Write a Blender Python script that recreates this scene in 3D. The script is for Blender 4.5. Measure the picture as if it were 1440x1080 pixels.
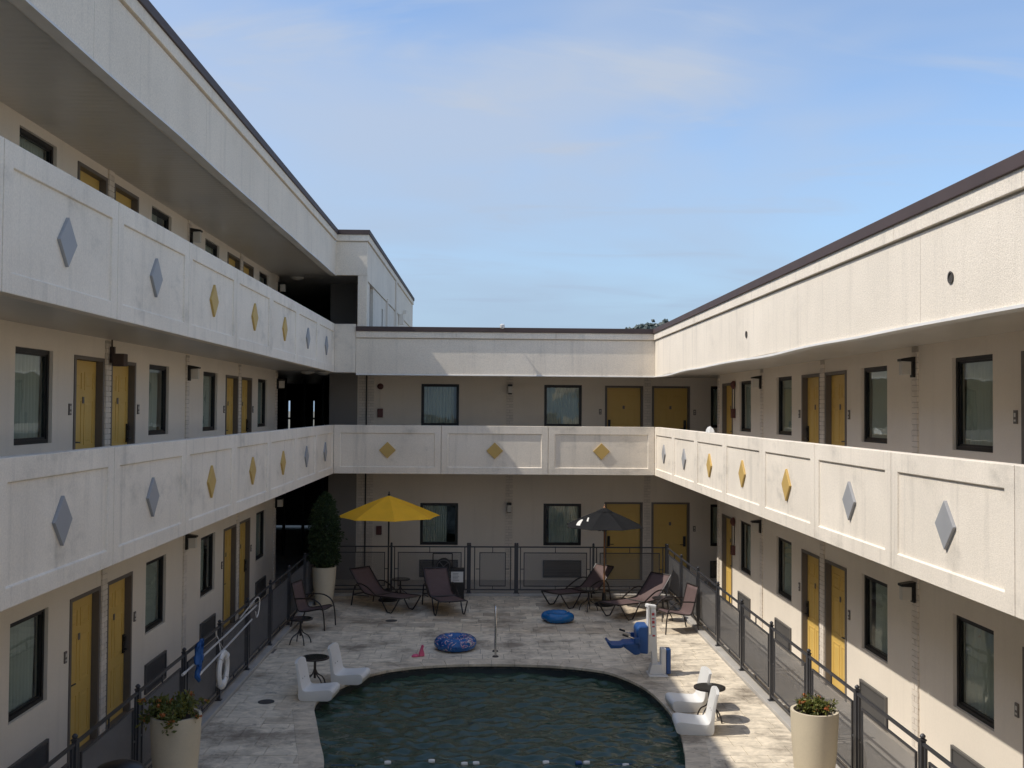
import bpy, bmesh, math, random
from mathutils import Vector, Matrix
from mathutils.geometry import delaunay_2d_cdt
R = math.radians
for o in list(bpy.data.objects): bpy.data.objects.remove(o)
scene = bpy.context.scene
COL = scene.collection

# ------------------------------------------------------------------ camera
EYE = 4.70
F = 1456.0 / 1440.0
yaw, pitch, roll = math.atan(35/1456), math.atan(36/1456), 0.0075
cd = bpy.data.cameras.new('camera'); cam = bpy.data.objects.new('camera', cd); COL.objects.link(cam)
cd.sensor_width = 36; cd.lens = 36*F; cd.clip_end = 6000; cd.clip_start = 0.05
cam.matrix_world = (Matrix.Translation((0, 0, EYE)) @ Matrix.Rotation(-yaw, 4, 'Z') @ Matrix.Rotation(R(90)+pitch, 4, 'X')
                    @ Matrix.Rotation(roll, 4, 'Z'))
scene.camera = cam
scene.cycles.max_bounces = 16; scene.cycles.diffuse_bounces = 12; scene.cycles.transparent_max_bounces = 16
scene.render.resolution_x, scene.render.resolution_y = 1024, 768

# ------------------------------------------------------------------ sky, sun, exposure
SUN = Vector((1.0, 0.16, -1.30)).normalized()        # the way the light travels
sun_el = math.asin(-SUN.z)
sun_az = math.atan2(-SUN.x, -SUN.y)                   # clockwise from +Y
world = bpy.data.worlds.new('World'); scene.world = world; world.use_nodes = True
nt = world.node_tree; nt.nodes.clear()
def N(t, typ, **k):
    n = t.nodes.new(typ)
    for a, b in k.items(): setattr(n, a, b)
    return n
wo = N(nt, 'ShaderNodeOutputWorld'); bg = N(nt, 'ShaderNodeBackground')
sky = N(nt, 'ShaderNodeTexSky', sky_type='NISHITA', sun_disc=False)
sky.sun_elevation = sun_el; sky.sun_rotation = sun_az % (2*math.pi)
sky.air_density = 1.0; sky.dust_density = 1.2; sky.ozone_density = 3.0; sky.altitude = 300
bg.inputs['Strength'].default_value = 0.112
tc = N(nt, 'ShaderNodeTexCoord')
# thin cirrus: two stretched noises on the sky direction flattened onto a cloud plane
sep = N(nt, 'ShaderNodeSeparateXYZ'); nt.links.new(tc.outputs['Generated'], sep.inputs[0])
mz = N(nt, 'ShaderNodeMath', operation='MAXIMUM'); mz.inputs[1].default_value = 0.03; nt.links.new(sep.outputs['Z'], mz.inputs[0])
az_ = N(nt, 'ShaderNodeMath', operation='ADD'); az_.inputs[1].default_value = 0.18; nt.links.new(mz.outputs[0], az_.inputs[0])
dx = N(nt, 'ShaderNodeMath', operation='DIVIDE'); dy = N(nt, 'ShaderNodeMath', operation='DIVIDE')
for d_, s_ in ((dx, 'X'), (dy, 'Y')):
    nt.links.new(sep.outputs[s_], d_.inputs[0]); nt.links.new(az_.outputs[0], d_.inputs[1])
cmb = N(nt, 'ShaderNodeCombineXYZ'); nt.links.new(dx.outputs[0], cmb.inputs[0]); nt.links.new(dy.outputs[0], cmb.inputs[1])
def cirrus(rot, sc, loc, scale, detail, lo, hi, dist=0.6):
    mp = N(nt, 'ShaderNodeMapping'); mp.inputs['Rotation'].default_value = (0, 0, R(rot)); mp.inputs['Scale'].default_value = sc; mp.inputs['Location'].default_value = loc
    nt.links.new(cmb.outputs[0], mp.inputs[0])
    no = N(nt, 'ShaderNodeTexNoise'); no.inputs['Scale'].default_value = scale; no.inputs['Detail'].default_value = detail; no.inputs['Roughness'].default_value = .55; no.inputs['Distortion'].default_value = dist
    nt.links.new(mp.outputs[0], no.inputs['Vector'])
    mr = N(nt, 'ShaderNodeMapRange', interpolation_type='SMOOTHSTEP'); mr.inputs['From Min'].default_value = lo; mr.inputs['From Max'].default_value = hi
    nt.links.new(no.outputs['Fac'], mr.inputs['Value']); return mr.outputs[0]
c1 = cirrus(20, (1.0, 1.15, 1), (2.3, 8.1, 0), 0.55, 4, .40, .66)
c2 = cirrus(-12, (.8, 2.4, 1), (7.3, 4.1, 0), 1.9, 7, .50, .76, 1.0)
s1 = N(nt, 'ShaderNodeMath', operation='MULTIPLY'); s1.inputs[1].default_value = .78; nt.links.new(c1, s1.inputs[0])
s2 = N(nt, 'ShaderNodeMath', operation='MULTIPLY_ADD'); s2.inputs[1].default_value = .42; nt.links.new(c2, s2.inputs[0]); nt.links.new(s1.outputs[0], s2.inputs[2])
cm = N(nt, 'ShaderNodeMix', data_type='RGBA'); cm.inputs['B'].default_value = (2.45, 2.85, 3.55, 1)
hv = N(nt, 'ShaderNodeMapRange', interpolation_type='SMOOTHSTEP'); hv.inputs['From Min'].default_value = .30; hv.inputs['From Max'].default_value = -.02; hv.inputs['To Max'].default_value = .85
nt.links.new(sep.outputs['Z'], hv.inputs['Value'])                 # even low haze all round the horizon
hm = N(nt, 'ShaderNodeMix', data_type='RGBA'); hm.inputs['B'].default_value = (1.6, 2.3, 3.2, 1); nt.links.new(hv.outputs[0], hm.inputs['Factor'])
nt.links.new(s2.outputs[0], cm.inputs['Factor']); nt.links.new(sky.outputs[0], cm.inputs['A']); nt.links.new(cm.outputs['Result'], hm.inputs['A'])
nt.links.new(hm.outputs['Result'], bg.inputs[0]); nt.links.new(bg.outputs[0], wo.inputs[0])
sl = bpy.data.lights.new('sun', 'SUN'); sl.energy = 2.15; sl.angle = R(.53); sl.color = (1, .935, .84)
so = bpy.data.objects.new('sun', sl); COL.objects.link(so); so.location = (-20, -5, 30)
so.rotation_euler = SUN.to_track_quat('-Z', 'Y').to_euler()
vs = scene.view_settings; vs.view_transform = 'Standard'; vs.look = 'None'; vs.gamma = 1; vs.exposure = 0.88; vs.use_curve_mapping = False

# ------------------------------------------------------------------ materials
MATS = {}
def mat(name, col, rough=.7, var=.08, vscale=1.5, bump=0, bscale=60, bdist=.004, metal=0, streak=0, stain=0, stcol=(.08, .07, .055), spec=.5, island=0, fine=0, coat=0):
    m = bpy.data.materials.new(name); m.use_nodes = True; t = m.node_tree; p = t.nodes['Principled BSDF']; L = t.links.new
    p.inputs['Roughness'].default_value = rough; p.inputs['Metallic'].default_value = metal; p.inputs['Specular IOR Level'].default_value = spec
    p.inputs['Coat Weight'].default_value = coat
    geo = N(t, 'ShaderNodeNewGeometry')
    no = N(t, 'ShaderNodeTexNoise'); no.inputs['Scale'].default_value = vscale; no.inputs['Detail'].default_value = 5; L(geo.outputs['Position'], no.inputs['Vector'])
    mr = N(t, 'ShaderNodeMapRange'); mr.inputs['From Min'].default_value = .3; mr.inputs['From Max'].default_value = .7; mr.inputs['To Min'].default_value = 1-var; mr.inputs['To Max'].default_value = 1+var
    L(no.outputs['Fac'], mr.inputs['Value']); val = mr.outputs[0]
    def mul(a, b):
        q = N(t, 'ShaderNodeMath', operation='MULTIPLY'); L(a, q.inputs[0]); L(b, q.inputs[1]); return q.outputs[0]
    if fine:
        n2 = N(t, 'ShaderNodeTexNoise'); n2.inputs['Scale'].default_value = 46; n2.inputs['Detail'].default_value = 4; n2.inputs['Roughness'].default_value = .75; L(geo.outputs['Position'], n2.inputs['Vector'])
        m2 = N(t, 'ShaderNodeMapRange'); m2.inputs['From Min'].default_value = .3; m2.inputs['From Max'].default_value = .7; m2.inputs['To Min'].default_value = 1-fine; m2.inputs['To Max'].default_value = 1+fine
        L(n2.outputs['Fac'], m2.inputs['Value']); val = mul(val, m2.outputs[0])
    if island:
        m3 = N(t, 'ShaderNodeMapRange'); m3.inputs['To Min'].default_value = 1-island; m3.inputs['To Max'].default_value = 1+island
        L(geo.outputs['Random Per Island'], m3.inputs['Value']); val = mul(val, m3.outputs[0])
    hsv = N(t, 'ShaderNodeHueSaturation'); hsv.inputs['Color'].default_value = (*col, 1); L(val, hsv.inputs['Value'])
    c = hsv.outputs[0]
    def dirt(c, scale_v, amount, lo, hi, nscale, seed):
        mp = N(t, 'ShaderNodeMapping'); mp.inputs['Scale'].default_value = scale_v; mp.inputs['Location'].default_value = (seed, seed*.7, seed*.3); L(geo.outputs['Position'], mp.inputs[0])
        n3 = N(t, 'ShaderNodeTexNoise'); n3.inputs['Scale'].default_value = nscale; n3.inputs['Detail'].default_value = 7; n3.inputs['Roughness'].default_value = .65; L(mp.outputs[0], n3.inputs['Vector'])
        m4 = N(t, 'ShaderNodeMapRange', interpolation_type='SMOOTHSTEP'); m4.inputs['From Min'].default_value = lo; m4.inputs['From Max'].default_value = hi; m4.inputs['To Max'].default_value = amount
        L(n3.outputs['Fac'], m4.inputs['Value'])
        mx = N(t, 'ShaderNodeMix', data_type='RGBA'); L(m4.outputs[0], mx.inputs['Factor']); L(c, mx.inputs['A']); mx.inputs['B'].default_value = (*stcol, 1)
        return mx.outputs['Result']
    if streak: c = dirt(c, (5, 5, .35), streak, .5, .78, 1.0, 3.3)
    if stain: c = dirt(c, (1, 1, 1.6), stain, .52, .78, 1.1, 9.1)
    L(c, p.inputs['Base Color'])
    if bump:
        nb = N(t, 'ShaderNodeTexNoise'); nb.inputs['Scale'].default_value = bscale; nb.inputs['Detail'].default_value = 5; nb.inputs['Roughness'].default_value = .7; L(geo.outputs['Position'], nb.inputs['Vector'])
        b = N(t, 'ShaderNodeBump'); b.inputs['Strength'].default_value = bump; b.inputs['Distance'].default_value = bdist; L(nb.outputs['Fac'], b.inputs['Height']); L(b.outputs[0], p.inputs['Normal'])
    MATS[name] = m; return m
STUCCO = mat('stucco', (.83, .75, .63), .93, .05, .9, .8, 90, .007, streak=.26, stain=.14, stcol=(.30, .275, .24), fine=.14, spec=.2)
PANEL = mat('precast_panel', (.83, .755, .645), .92, .06, 1.1, .7, 90, .006, streak=.34, stain=.48, stcol=(.33, .31, .27), fine=.09, spec=.2)
WALL = mat('painted_wall', (.80, .725, .62), .85, .04, .7, .25, 70, .003, streak=.08, stain=.06, stcol=(.28, .25, .21), fine=.03, spec=.3)
TAUPE = mat('taupe_wall', (.26, .245, .23), .85, .05, .8, .2, 70, .003, spec=.3)
SHADEW = mat('breezeway_shade', (.035, .030, .027), .8, .1, .8, spec=.3)  # near-black colour stands in for the deep shade inside the breezeway
BRICK = mat('painted_brick', (.74, .67, .58), .9, .05, 2, .5, 70, .004, streak=.1, stcol=(.25, .22, .19), island=.07, fine=.06)
MORTAR = mat('mortar', (.50, .45, .38), .95, .05, 3)
GOLD = mat('gold_door', (.68, .455, .12), .45, .04, 1.0, .05, 90, .001, streak=.06, stcol=(.25, .15, .04))
DIAG = mat('gold_ornament', (.55, .37, .115), .65, .05, 3, .1, 60, .002, stain=.1, stcol=(.25, .17, .06))
DIAS = mat('grey_ornament', (.33, .335, .345), .6, .05, 3, .1, 60, .002, stain=.1, stcol=(.17, .17, .17))
FRAMEC = mat('taupe_frame', (.155, .135, .118), .5, .05, 2)
BLACK = mat('black_metal', (.011, .010, .010), .42, .1, 3)
COPING = mat('dark_coping', (.072, .048, .043), .65, .1, 2, streak=.1, stcol=(.09, .08, .075))
SOFFIT = mat('soffit', (.55, .515, .46), .36, .05, .7, streak=.05)
TRIM = mat('white_trim', (.68, .66, .62), .5, .06, 2, streak=.2, stcol=(.3, .28, .25))
GRILLE = mat('grille_grey', (.105, .10, .095), .5, .06, 3)
FENCE = mat('fence_steel', (.040, .041, .047), .42, .1, 4, .1, 80, .001)
FENCEM = mat('fence_mesh', (.115, .115, .12), .5, .1, 4)
CONC = mat('concrete', (.52, .485, .44), .9, .1, 1.3, .4, 60, .004, stain=.3, stcol=(.14, .13, .12), fine=.06)
KERB = mat('kerb_stone', (.40, .38, .35), .88, .1, 2, .4, 60, .004, stain=.3, stcol=(.16, .15, .14))
GROUT = mat('grout', (.17, .15, .13), .95, .1, 3)
SLING = mat('brown_sling', (.115, .074, .070), .75, .08, 12, .25, 240, .001)
TUBEB = mat('bronze_tube', (.018, .013, .012), .38, .1, 5, spec=.6)
WHITEP = mat('white_plastic', (.74, .73, .70), .38, .03, 4, stain=.10, stcol=(.45, .43, .38))
YELLOW = mat('yellow_canvas', (.95, .50, .02), .8, .05, 3, .15, 200, .001)
GREYC = mat('grey_canvas', (.016, .0165, .018), .95, .06, 3, .15, 200, .001, spec=.1)
WOOD = mat('brown_wood', (.25, .12, .05), .5, .15, 14)
BLUEP = mat('blue_plastic', (.014, .07, .23), .4, .05, 4)
BLUEV = mat('blue_vinyl', (.008, .13, .36), .22, .05, 4)
BLUEN = mat('blue_net', (.012, .09, .30), .7, .1, 9)
PINK = mat('pink_vinyl', (.62, .10, .20), .4, .1, 9)
STEEL = mat('stainless', (.62, .61, .59), .22, .05, 5, metal=1)
ALU = mat('aluminium', (.72, .72, .72), .4, .05, 5, metal=.6)
PLANT = mat('cream_planter', (.62, .535, .39), .8, .06, 2, .25, 60, .003, streak=.16, stcol=(.25, .21, .16), fine=.04)
SOIL = mat('soil', (.05, .035, .025), .95, .2, 12, .8, 50, .01)
BARK = mat('bark', (.09, .065, .045), .95, .2, 12, .6, 40, .006)
REDBOX = mat('dark_red_box', (.11, .035, .03), .5, .1, 6)
LAMPG = mat('lamp_glass', (.62, .59, .53), .35, .03, 4)
PAPER = mat('paper', (.66, .65, .62), .8, .03, 6)
INK = mat('ink', (.16, .16, .16), .8, .0)
REDINK = mat('red_ink', (.45, .05, .06), .6, .0)
LID = mat('drain_lid', (.065, .058, .052), .8, .15, 12)
CURT = mat('curtain', (.62, .64, .60), .9, .06, 2)
ROOFM = mat('roof_gravel', (.22, .21, .20), .95, .1, 2)
GROUNDM = mat('earth', (.16, .15, .11), .95, .2, .05)
def leaf_mat(name, a, b, tr=.25):
    m = bpy.data.materials.new(name); m.use_nodes = True; t = m.node_tree; p = t.nodes['Principled BSDF']; L = t.links.new
    g = N(t, 'ShaderNodeNewGeometry'); r = N(t, 'ShaderNodeMix', data_type='RGBA'); r.inputs['A'].default_value = (*a, 1); r.inputs['B'].default_value = (*b, 1)
    L(g.outputs['Random Per Island'], r.inputs['Factor']); L(r.outputs['Result'], p.inputs['Base Color']); p.inputs['Roughness'].default_value = .55
    tr_ = N(t, 'ShaderNodeBsdfTranslucent'); L(r.outputs['Result'], tr_.inputs[0]); mx = N(t, 'ShaderNodeMixShader'); mx.inputs[0].default_value = tr
    L(p.outputs[0], mx.inputs[1]); L(tr_.outputs[0], mx.inputs[2]); L(mx.outputs[0], t.nodes['Material Output'].inputs[0]); return m
LEAFD = leaf_mat('evergreen_leaf', (.014, .036, .011), (.065, .10, .03))
LEAFG = leaf_mat('green_leaf', (.06, .09, .018), (.22, .21, .045))
LEAFR = leaf_mat('orange_petal', (.42, .10, .03), (.50, .20, .04))
LEAFH = leaf_mat('hazed_hill_leaf', (.055, .072, .06), (.085, .10, .08), .1)  # greens dulled to put the distance haze into the leaf colour
def glass_mat():
    m = bpy.data.materials.new('window_glass'); m.use_nodes = True; t = m.node_tree; t.nodes.clear(); L = t.links.new
    o = N(t, 'ShaderNodeOutputMaterial'); tr = N(t, 'ShaderNodeBsdfTransparent'); tr.inputs[0].default_value = (.74, .80, .76, 1)
    gl = N(t, 'ShaderNodeBsdfGlossy'); gl.inputs['Roughness'].default_value = .015; gl.inputs[0].default_value = (.95, 1, .98, 1)
    lw = N(t, 'ShaderNodeLayerWeight'); lw.inputs[0].default_value = .5; pw = N(t, 'ShaderNodeMath', operation='POWER'); pw.inputs[1].default_value = 4.2; L(lw.outputs['Facing'], pw.inputs[0])
    fr = N(t, 'ShaderNodeMath', operation='MULTIPLY_ADD'); fr.inputs[1].default_value = .88; fr.inputs[2].default_value = .07; L(pw.outputs[0], fr.inputs[0]); mx = N(t, 'ShaderNodeMixShader')
    geo = N(t, 'ShaderNodeNewGeometry'); no = N(t, 'ShaderNodeTexNoise'); no.inputs['Scale'].default_value = 1.7; L(geo.outputs['Position'], no.inputs['Vector'])
    b = N(t, 'ShaderNodeBump'); b.inputs['Strength'].default_value = .12; b.inputs['Distance'].default_value = .03; L(no.outputs['Fac'], b.inputs['Height']); L(b.outputs[0], gl.inputs['Normal'])
    L(fr.outputs[0], mx.inputs[0]); L(tr.outputs[0], mx.inputs[1]); L(gl.outputs[0], mx.inputs[2]); L(mx.outputs[0], o.inputs[0]); return m
GLASS = glass_mat()
def travertine():
    m = bpy.data.materials.new('travertine'); m.use_nodes = True; t = m.node_tree; p = t.nodes['Principled BSDF']; L = t.links.new
    g = N(t, 'ShaderNodeNewGeometry')
    ramp = N(t, 'ShaderNodeValToRGB'); cr = ramp.color_ramp
    cr.elements[0].position = 0; cr.elements[0].color = (.44, .365, .275, 1); cr.elements[1].position = 1; cr.elements[1].color = (.86, .755, .58, 1)
    for ps, c in ((.2, (.74, .63, .475)), (.4, (.56, .485, .38)), (.6, (.80, .70, .545)), (.8, (.66, .55, .41))):
        e = cr.elements.new(ps); e.color = (*c, 1)
    L(g.outputs['Random Per Island'], ramp.inputs[0])
    oi = N(t, 'ShaderNodeVectorMath', operation='MULTIPLY_ADD'); cx = N(t, 'ShaderNodeCombineXYZ')
    mu = N(t, 'ShaderNodeMath', operation='MULTIPLY'); mu.inputs[1].default_value = 40; L(g.outputs['Random Per Island'], mu.inputs[0]); L(mu.outputs[0], cx.inputs[2])
    oi.inputs[1].default_value = (3.0, 4.2, 0); L(g.outputs['Position'], oi.inputs[0]); L(cx.outputs[0], oi.inputs[2])
    n1 = N(t, 'ShaderNodeTexNoise'); n1.inputs['Scale'].default_value = 1.3; n1.inputs['Detail'].default_value = 8; n1.inputs['Roughness'].default_value = .68; n1.inputs['Distortion'].default_value = .7; L(oi.outputs[0], n1.inputs['Vector'])
    m1 = N(t, 'ShaderNodeMapRange'); m1.inputs['From Min'].default_value = .28; m1.inputs['From Max'].default_value = .68; m1.inputs['To Min'].default_value = .60; m1.inputs['To Max'].default_value = 1.18; L(n1.outputs['Fac'], m1.inputs['Value'])
    hs = N(t, 'ShaderNodeHueSaturation'); L(ramp.outputs[0], hs.inputs['Color']); L(m1.outputs[0], hs.inputs['Value'])
    n2 = N(t, 'ShaderNodeTexNoise'); n2.inputs['Scale'].default_value = .75; n2.inputs['Detail'].default_value = 8; n2.inputs['Roughness'].default_value = .7; L(g.outputs['Position'], n2.inputs['Vector'])
    m2 = N(t, 'ShaderNodeMapRange', interpolation_type='SMOOTHSTEP'); m2.inputs['From Min'].default_value = .47; m2.inputs['From Max'].default_value = .66; m2.inputs['To Max'].default_value = .85; L(n2.outputs['Fac'], m2.inputs['Value'])
    mx = N(t, 'ShaderNodeMix', data_type='RGBA'); L(m2.outputs[0], mx.inputs['Factor']); L(hs.outputs[0], mx.inputs['A']); mx.inputs['B'].default_value = (.19, .155, .118, 1)
    n3 = N(t, 'ShaderNodeTexNoise'); n3.inputs['Scale'].default_value = 3.1; n3.inputs['Detail'].default_value = 8; n3.inputs['Roughness'].default_value = .75; L(g.outputs['Position'], n3.inputs['Vector'])
    m3 = N(t, 'ShaderNodeMapRange', interpolation_type='SMOOTHSTEP'); m3.inputs['From Min'].default_value = .57; m3.inputs['From Max'].default_value = .66; m3.inputs['To Max'].default_value = .6; L(n3.outputs['Fac'], m3.inputs['Value'])
    mx2 = N(t, 'ShaderNodeMix', data_type='RGBA'); L(m3.outputs[0], mx2.inputs['Factor']); L(mx.outputs['Result'], mx2.inputs['A']); mx2.inputs['B'].default_value = (.16, .135, .11, 1)
    L(mx2.outputs['Result'], p.inputs['Base Color']); p.inputs['Roughness'].default_value = .72; p.inputs['Specular IOR Level'].default_value = .35
    b = N(t, 'ShaderNodeBump'); b.inputs['Strength'].default_value = .5; b.inputs['Distance'].default_value = .006; L(n1.outputs['Fac'], b.inputs['Height']); L(b.outputs[0], p.inputs['Normal'])
    return m
TRAV = travertine()
def water_mat():
    m = bpy.data.materials.new('pool_water'); m.use_nodes = True; t = m.node_tree; p = t.nodes['Principled BSDF']; L = t.links.new
    p.inputs['Base Color'].default_value = (.036, .066, .046, 1); p.inputs['Roughness'].default_value = .03; p.inputs['IOR'].default_value = 1.33
    g = N(t, 'ShaderNodeNewGeometry'); no = N(t, 'ShaderNodeTexNoise'); no.inputs['Scale'].default_value = 4.2; no.inputs['Detail'].default_value = 4; no.inputs['Distortion'].default_value = .8
    mp = N(t, 'ShaderNodeMapping'); mp.inputs['Scale'].default_value = (.75, 1.6, 1); L(g.outputs['Position'], mp.inputs[0]); L(mp.outputs[0], no.inputs['Vector'])
    b = N(t, 'ShaderNodeBump'); b.inputs['Strength'].default_value = .5; b.inputs['Distance'].default_value = .03; L(no.outputs['Fac'], b.inputs['Height']); L(b.outputs[0], p.inputs['Normal'])
    return m
WATER = water_mat()
def pooltile():
    m = bpy.data.materials.new('waterline_tile'); m.use_nodes = True; t = m.node_tree; p = t.nodes['Principled BSDF']
    p.inputs['Base Color'].default_value = (.030, .038, .042, 1); p.inputs['Roughness'].default_value = .25; return m
POOLT = pooltile()
def ring_mat():
    m = bpy.data.materials.new('printed_vinyl'); m.use_nodes = True; t = m.node_tree; p = t.nodes['Principled BSDF']; L = t.links.new
    g = N(t, 'ShaderNodeNewGeometry'); v = N(t, 'ShaderNodeTexNoise'); v.inputs['Scale'].default_value = 7.5; v.inputs['Detail'].default_value = 1.5; v.inputs['Distortion'].default_value = 1.6; L(g.outputs['Position'], v.inputs['Vector'])
    r = N(t, 'ShaderNodeValToRGB'); r.color_ramp.interpolation = 'CONSTANT'; e = r.color_ramp.elements
    e[0].position = 0; e[0].color = (.006, .045, .22, 1); e[1].position = .35; e[1].color = (.008, .10, .33, 1)
    for ps, c in ((.53, (.02, .05, .26)), (.575, (.55, .55, .58)), (.61, (.50, .09, .2)), (.635, (.006, .10, .34)), (.68, (.05, .22, .10)), (.72, (.6, .6, .6))):
        q = e.new(ps); q.color = (*c, 1)
    L(v.outputs['Fac'], r.inputs[0]); L(r.outputs[0], p.inputs['Base Color']); p.inputs['Roughness'].default_value = .2; return m
RINGM = ring_mat()
def soffit_bump(m):
    t = m.node_tree; p = t.nodes['Principled BSDF']; g = N(t, 'ShaderNodeNewGeometry'); w = N(t, 'ShaderNodeTexWave'); w.bands_direction = 'Y'; w.inputs['Scale'].default_value = 2.1
    t.links.new(g.outputs['Position'], w.inputs['Vector']); b = N(t, 'ShaderNodeBump'); b.inputs['Strength'].default_value = .35; b.inputs['Distance'].default_value = .01
    t.links.new(w.outputs['Fac'], b.inputs['Height']); t.links.new(b.outputs[0], p.inputs['Normal'])
soffit_bump(SOFFIT)

# ------------------------------------------------------------------ mesh helpers
def spline(pts, n=6, closed=False):
    P = [Vector(p) for p in pts]; out = []; k = len(P)
    rng = range(k if closed else k-1)
    for i in rng:
        a = P[(i-1) % k] if closed or i > 0 else P[0]*2-P[1]
        b, c = P[i], P[(i+1) % k]
        d = P[(i+2) % k] if closed or i < k-2 else P[-1]*2-P[-2]
        for j in range(n):
            s = j/n
            out.append(.5*((2*b)+(c-a)*s+(2*a-5*b+4*c-d)*s*s+(3*b-a-3*c+d)*s**3))
    if not closed: out.append(P[-1])
    return out
class MB:
    def __init__(s): s.v = []; s.f = []; s.mi = []; s.cur = 0
    def add(s, vs, fs):
        k = len(s.v); s.v += [tuple(v) for v in vs]
        for f in fs: s.f.append([k+i for i in f]); s.mi.append(s.cur)
    def box(s, x0, x1, y0, y1, z0, z1):
        s.add([(x0, y0, z0), (x1, y0, z0), (x1, y1, z0), (x0, y1, z0), (x0, y0, z1), (x1, y0, z1), (x1, y1, z1), (x0, y1, z1)],
              [(0, 3, 2, 1), (4, 5, 6, 7), (0, 1, 5, 4), (1, 2, 6, 5), (2, 3, 7, 6), (3, 0, 4, 7)]); return s
    def quad(s, a, b, c, d): s.add([a, b, c, d], [(0, 1, 2, 3)]); return s
    def obox(s, M, sx, sy, sz):
        vs = [M @ Vector((x*sx/2, y*sy/2, z*sz/2)) for z in (-1, 1) for x, y in ((-1, -1), (1, -1), (1, 1), (-1, 1))]
        s.add(vs, [(0, 3, 2, 1), (4, 5, 6, 7), (0, 1, 5, 4), (1, 2, 6, 5), (2, 3, 7, 6), (3, 0, 4, 7)]); return s
    def prism(s, poly, h0, h1, ax='z'):
        n = len(poly)
        def P(a, b, h): return (a, b, h) if ax == 'z' else ((a, h, b) if ax == 'y' else (h, a, b))
        vs = [P(a, b, h0) for a, b in poly]+[P(a, b, h1) for a, b in poly]
        s.add(vs, [tuple(range(n))[::-1], tuple(range(n, 2*n))]+[(i, (i+1) % n, n+(i+1) % n, n+i) for i in range(n)]); return s
    def tube(s, pts, r, n=6, closed=False):
        P = [Vector(p) for p in pts]; k = len(P); rr = r if isinstance(r, (list, tuple)) else [r]*k
        T = []
        for i in range(k):
            a = P[(i-1) % k] if (closed or i) else P[0]; b = P[(i+1) % k] if (closed or i < k-1) else P[-1]
            T.append((b-a).normalized())
        up = Vector((0, 0, 1)) if abs(T[0].z) < .9 else Vector((1, 0, 0)); nrm = T[0].cross(up).normalized(); vs = []
        for i in range(k):
            nrm = (nrm-T[i]*nrm.dot(T[i])).normalized(); bi = T[i].cross(nrm)
            for j in range(n):
                a = 2*math.pi*j/n; vs.append(P[i]+(nrm*math.cos(a)+bi*math.sin(a))*rr[i])
        fs = [(i*n+j, i*n+(j+1) % n, ((i+1) % k)*n+(j+1) % n, ((i+1) % k)*n+j) for i in range(k if closed else k-1) for j in range(n)]
        if not closed: fs += [tuple(range(n))[::-1], tuple((k-1)*n+j for j in range(n))]
        s.add(vs, fs); return s
    def lathe(s, prof, n=20, c=(0, 0, 0), cap=True):
        k = len(prof); vs = [(c[0]+r*math.cos(2*math.pi*j/n), c[1]+r*math.sin(2*math.pi*j/n), c[2]+z) for r, z in prof for j in range(n)]
        fs = [(i*n+j, i*n+(j+1) % n, (i+1)*n+(j+1) % n, (i+1)*n+j) for i in range(k-1) for j in range(n)]
        if cap: fs += [tuple(range(n))[::-1], tuple((k-1)*n+j for j in range(n))]
        s.add(vs, fs); return s
    def strip(s, rows):                     # grid of points
        k, n = len(rows), len(rows[0]); s.add([p for r in rows for p in r], [(i*n+j, i*n+j+1, (i+1)*n+j+1, (i+1)*n+j) for i in range(k-1) for j in range(n-1)]); return s
    def mesh(s, name, mats, smooth=False, fix=True):
        me = bpy.data.meshes.new(name); me.from_pydata(s.v, [], s.f)
        for m in (mats if isinstance(mats, (list, tuple)) else [mats]): me.materials.append(m)
        me.polygons.foreach_set('material_index', s.mi)
        if fix:
            bm = bmesh.new(); bm.from_mesh(me); bmesh.ops.recalc_face_normals(bm, faces=bm.faces[:]); bm.to_mesh(me); bm.free()
        if smooth:
            me.polygons.foreach_set('use_smooth', [True]*len(me.polygons)); me.set_sharp_from_angle(angle=R(40))
        me.update(); return me
    def build(s, name, mats, parent=None, smooth=False, loc=(0, 0, 0), rz=0, fix=True, bevel=0):
        return put(name, s.mesh(name, mats, smooth, fix), parent, loc, rz, bevel)
def put(name, me, parent=None, loc=(0, 0, 0), rz=0, bevel=0):
    o = bpy.data.objects.new(name, me); COL.objects.link(o); o.location = loc; o.rotation_euler = (0, 0, rz)
    if parent: o.parent = parent
    if bevel:
        b = o.modifiers.new('bevel', 'BEVEL'); b.width = bevel; b.segments = 2; b.limit_method = 'ANGLE'
    return o
def tag(o, label=None, cat=None, group=None, kind=None):
    if label: o['label'] = label
    if cat: o['category'] = cat
    if group: o['group'] = group
    if kind: o['kind'] = kind
    return o
def thing(name, label, cat, loc=(0, 0, 0), rz=0, group=None):
    o = bpy.data.objects.new(name, None); COL.objects.link(o); o.location = loc; o.rotation_euler = (0, 0, rz); o.empty_display_size = .2
    return tag(o, label, cat, group)
def dup(root, loc, rz, label=None):
    r = root.copy(); COL.objects.link(r); r.location = loc; r.rotation_euler = (0, 0, rz)
    if label: r['label'] = label
    for ch in KIDS(root):
        c = ch.copy(); COL.objects.link(c); c.parent = r
        for g in KIDS(ch):
            d = g.copy(); COL.objects.link(d); d.parent = c
    return r
def KIDS(o): return [c for c in bpy.data.objects if c.parent == o]

# ------------------------------------------------------------------ levels and plan
XR, XL, YB = 5.84, -5.44, 28.55           # wall planes of the three wings
BR, BL, BY = 4.24, -3.83, 26.05           # faces of their balconies
F2, F3 = 3.24, 5.81                       # upper floors
P2 = (3.07, 4.285); P3 = (5.60, 6.82)     # parapets
ROOF2, ROOF3 = 6.76, 9.19
YN = -1.6                                 # near end of the courtyard
SILL = {1: 1.05, 2: 4.24, 3: 6.81}
FLOOR = {1: .03, 2: F2, 3: F3}

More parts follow.
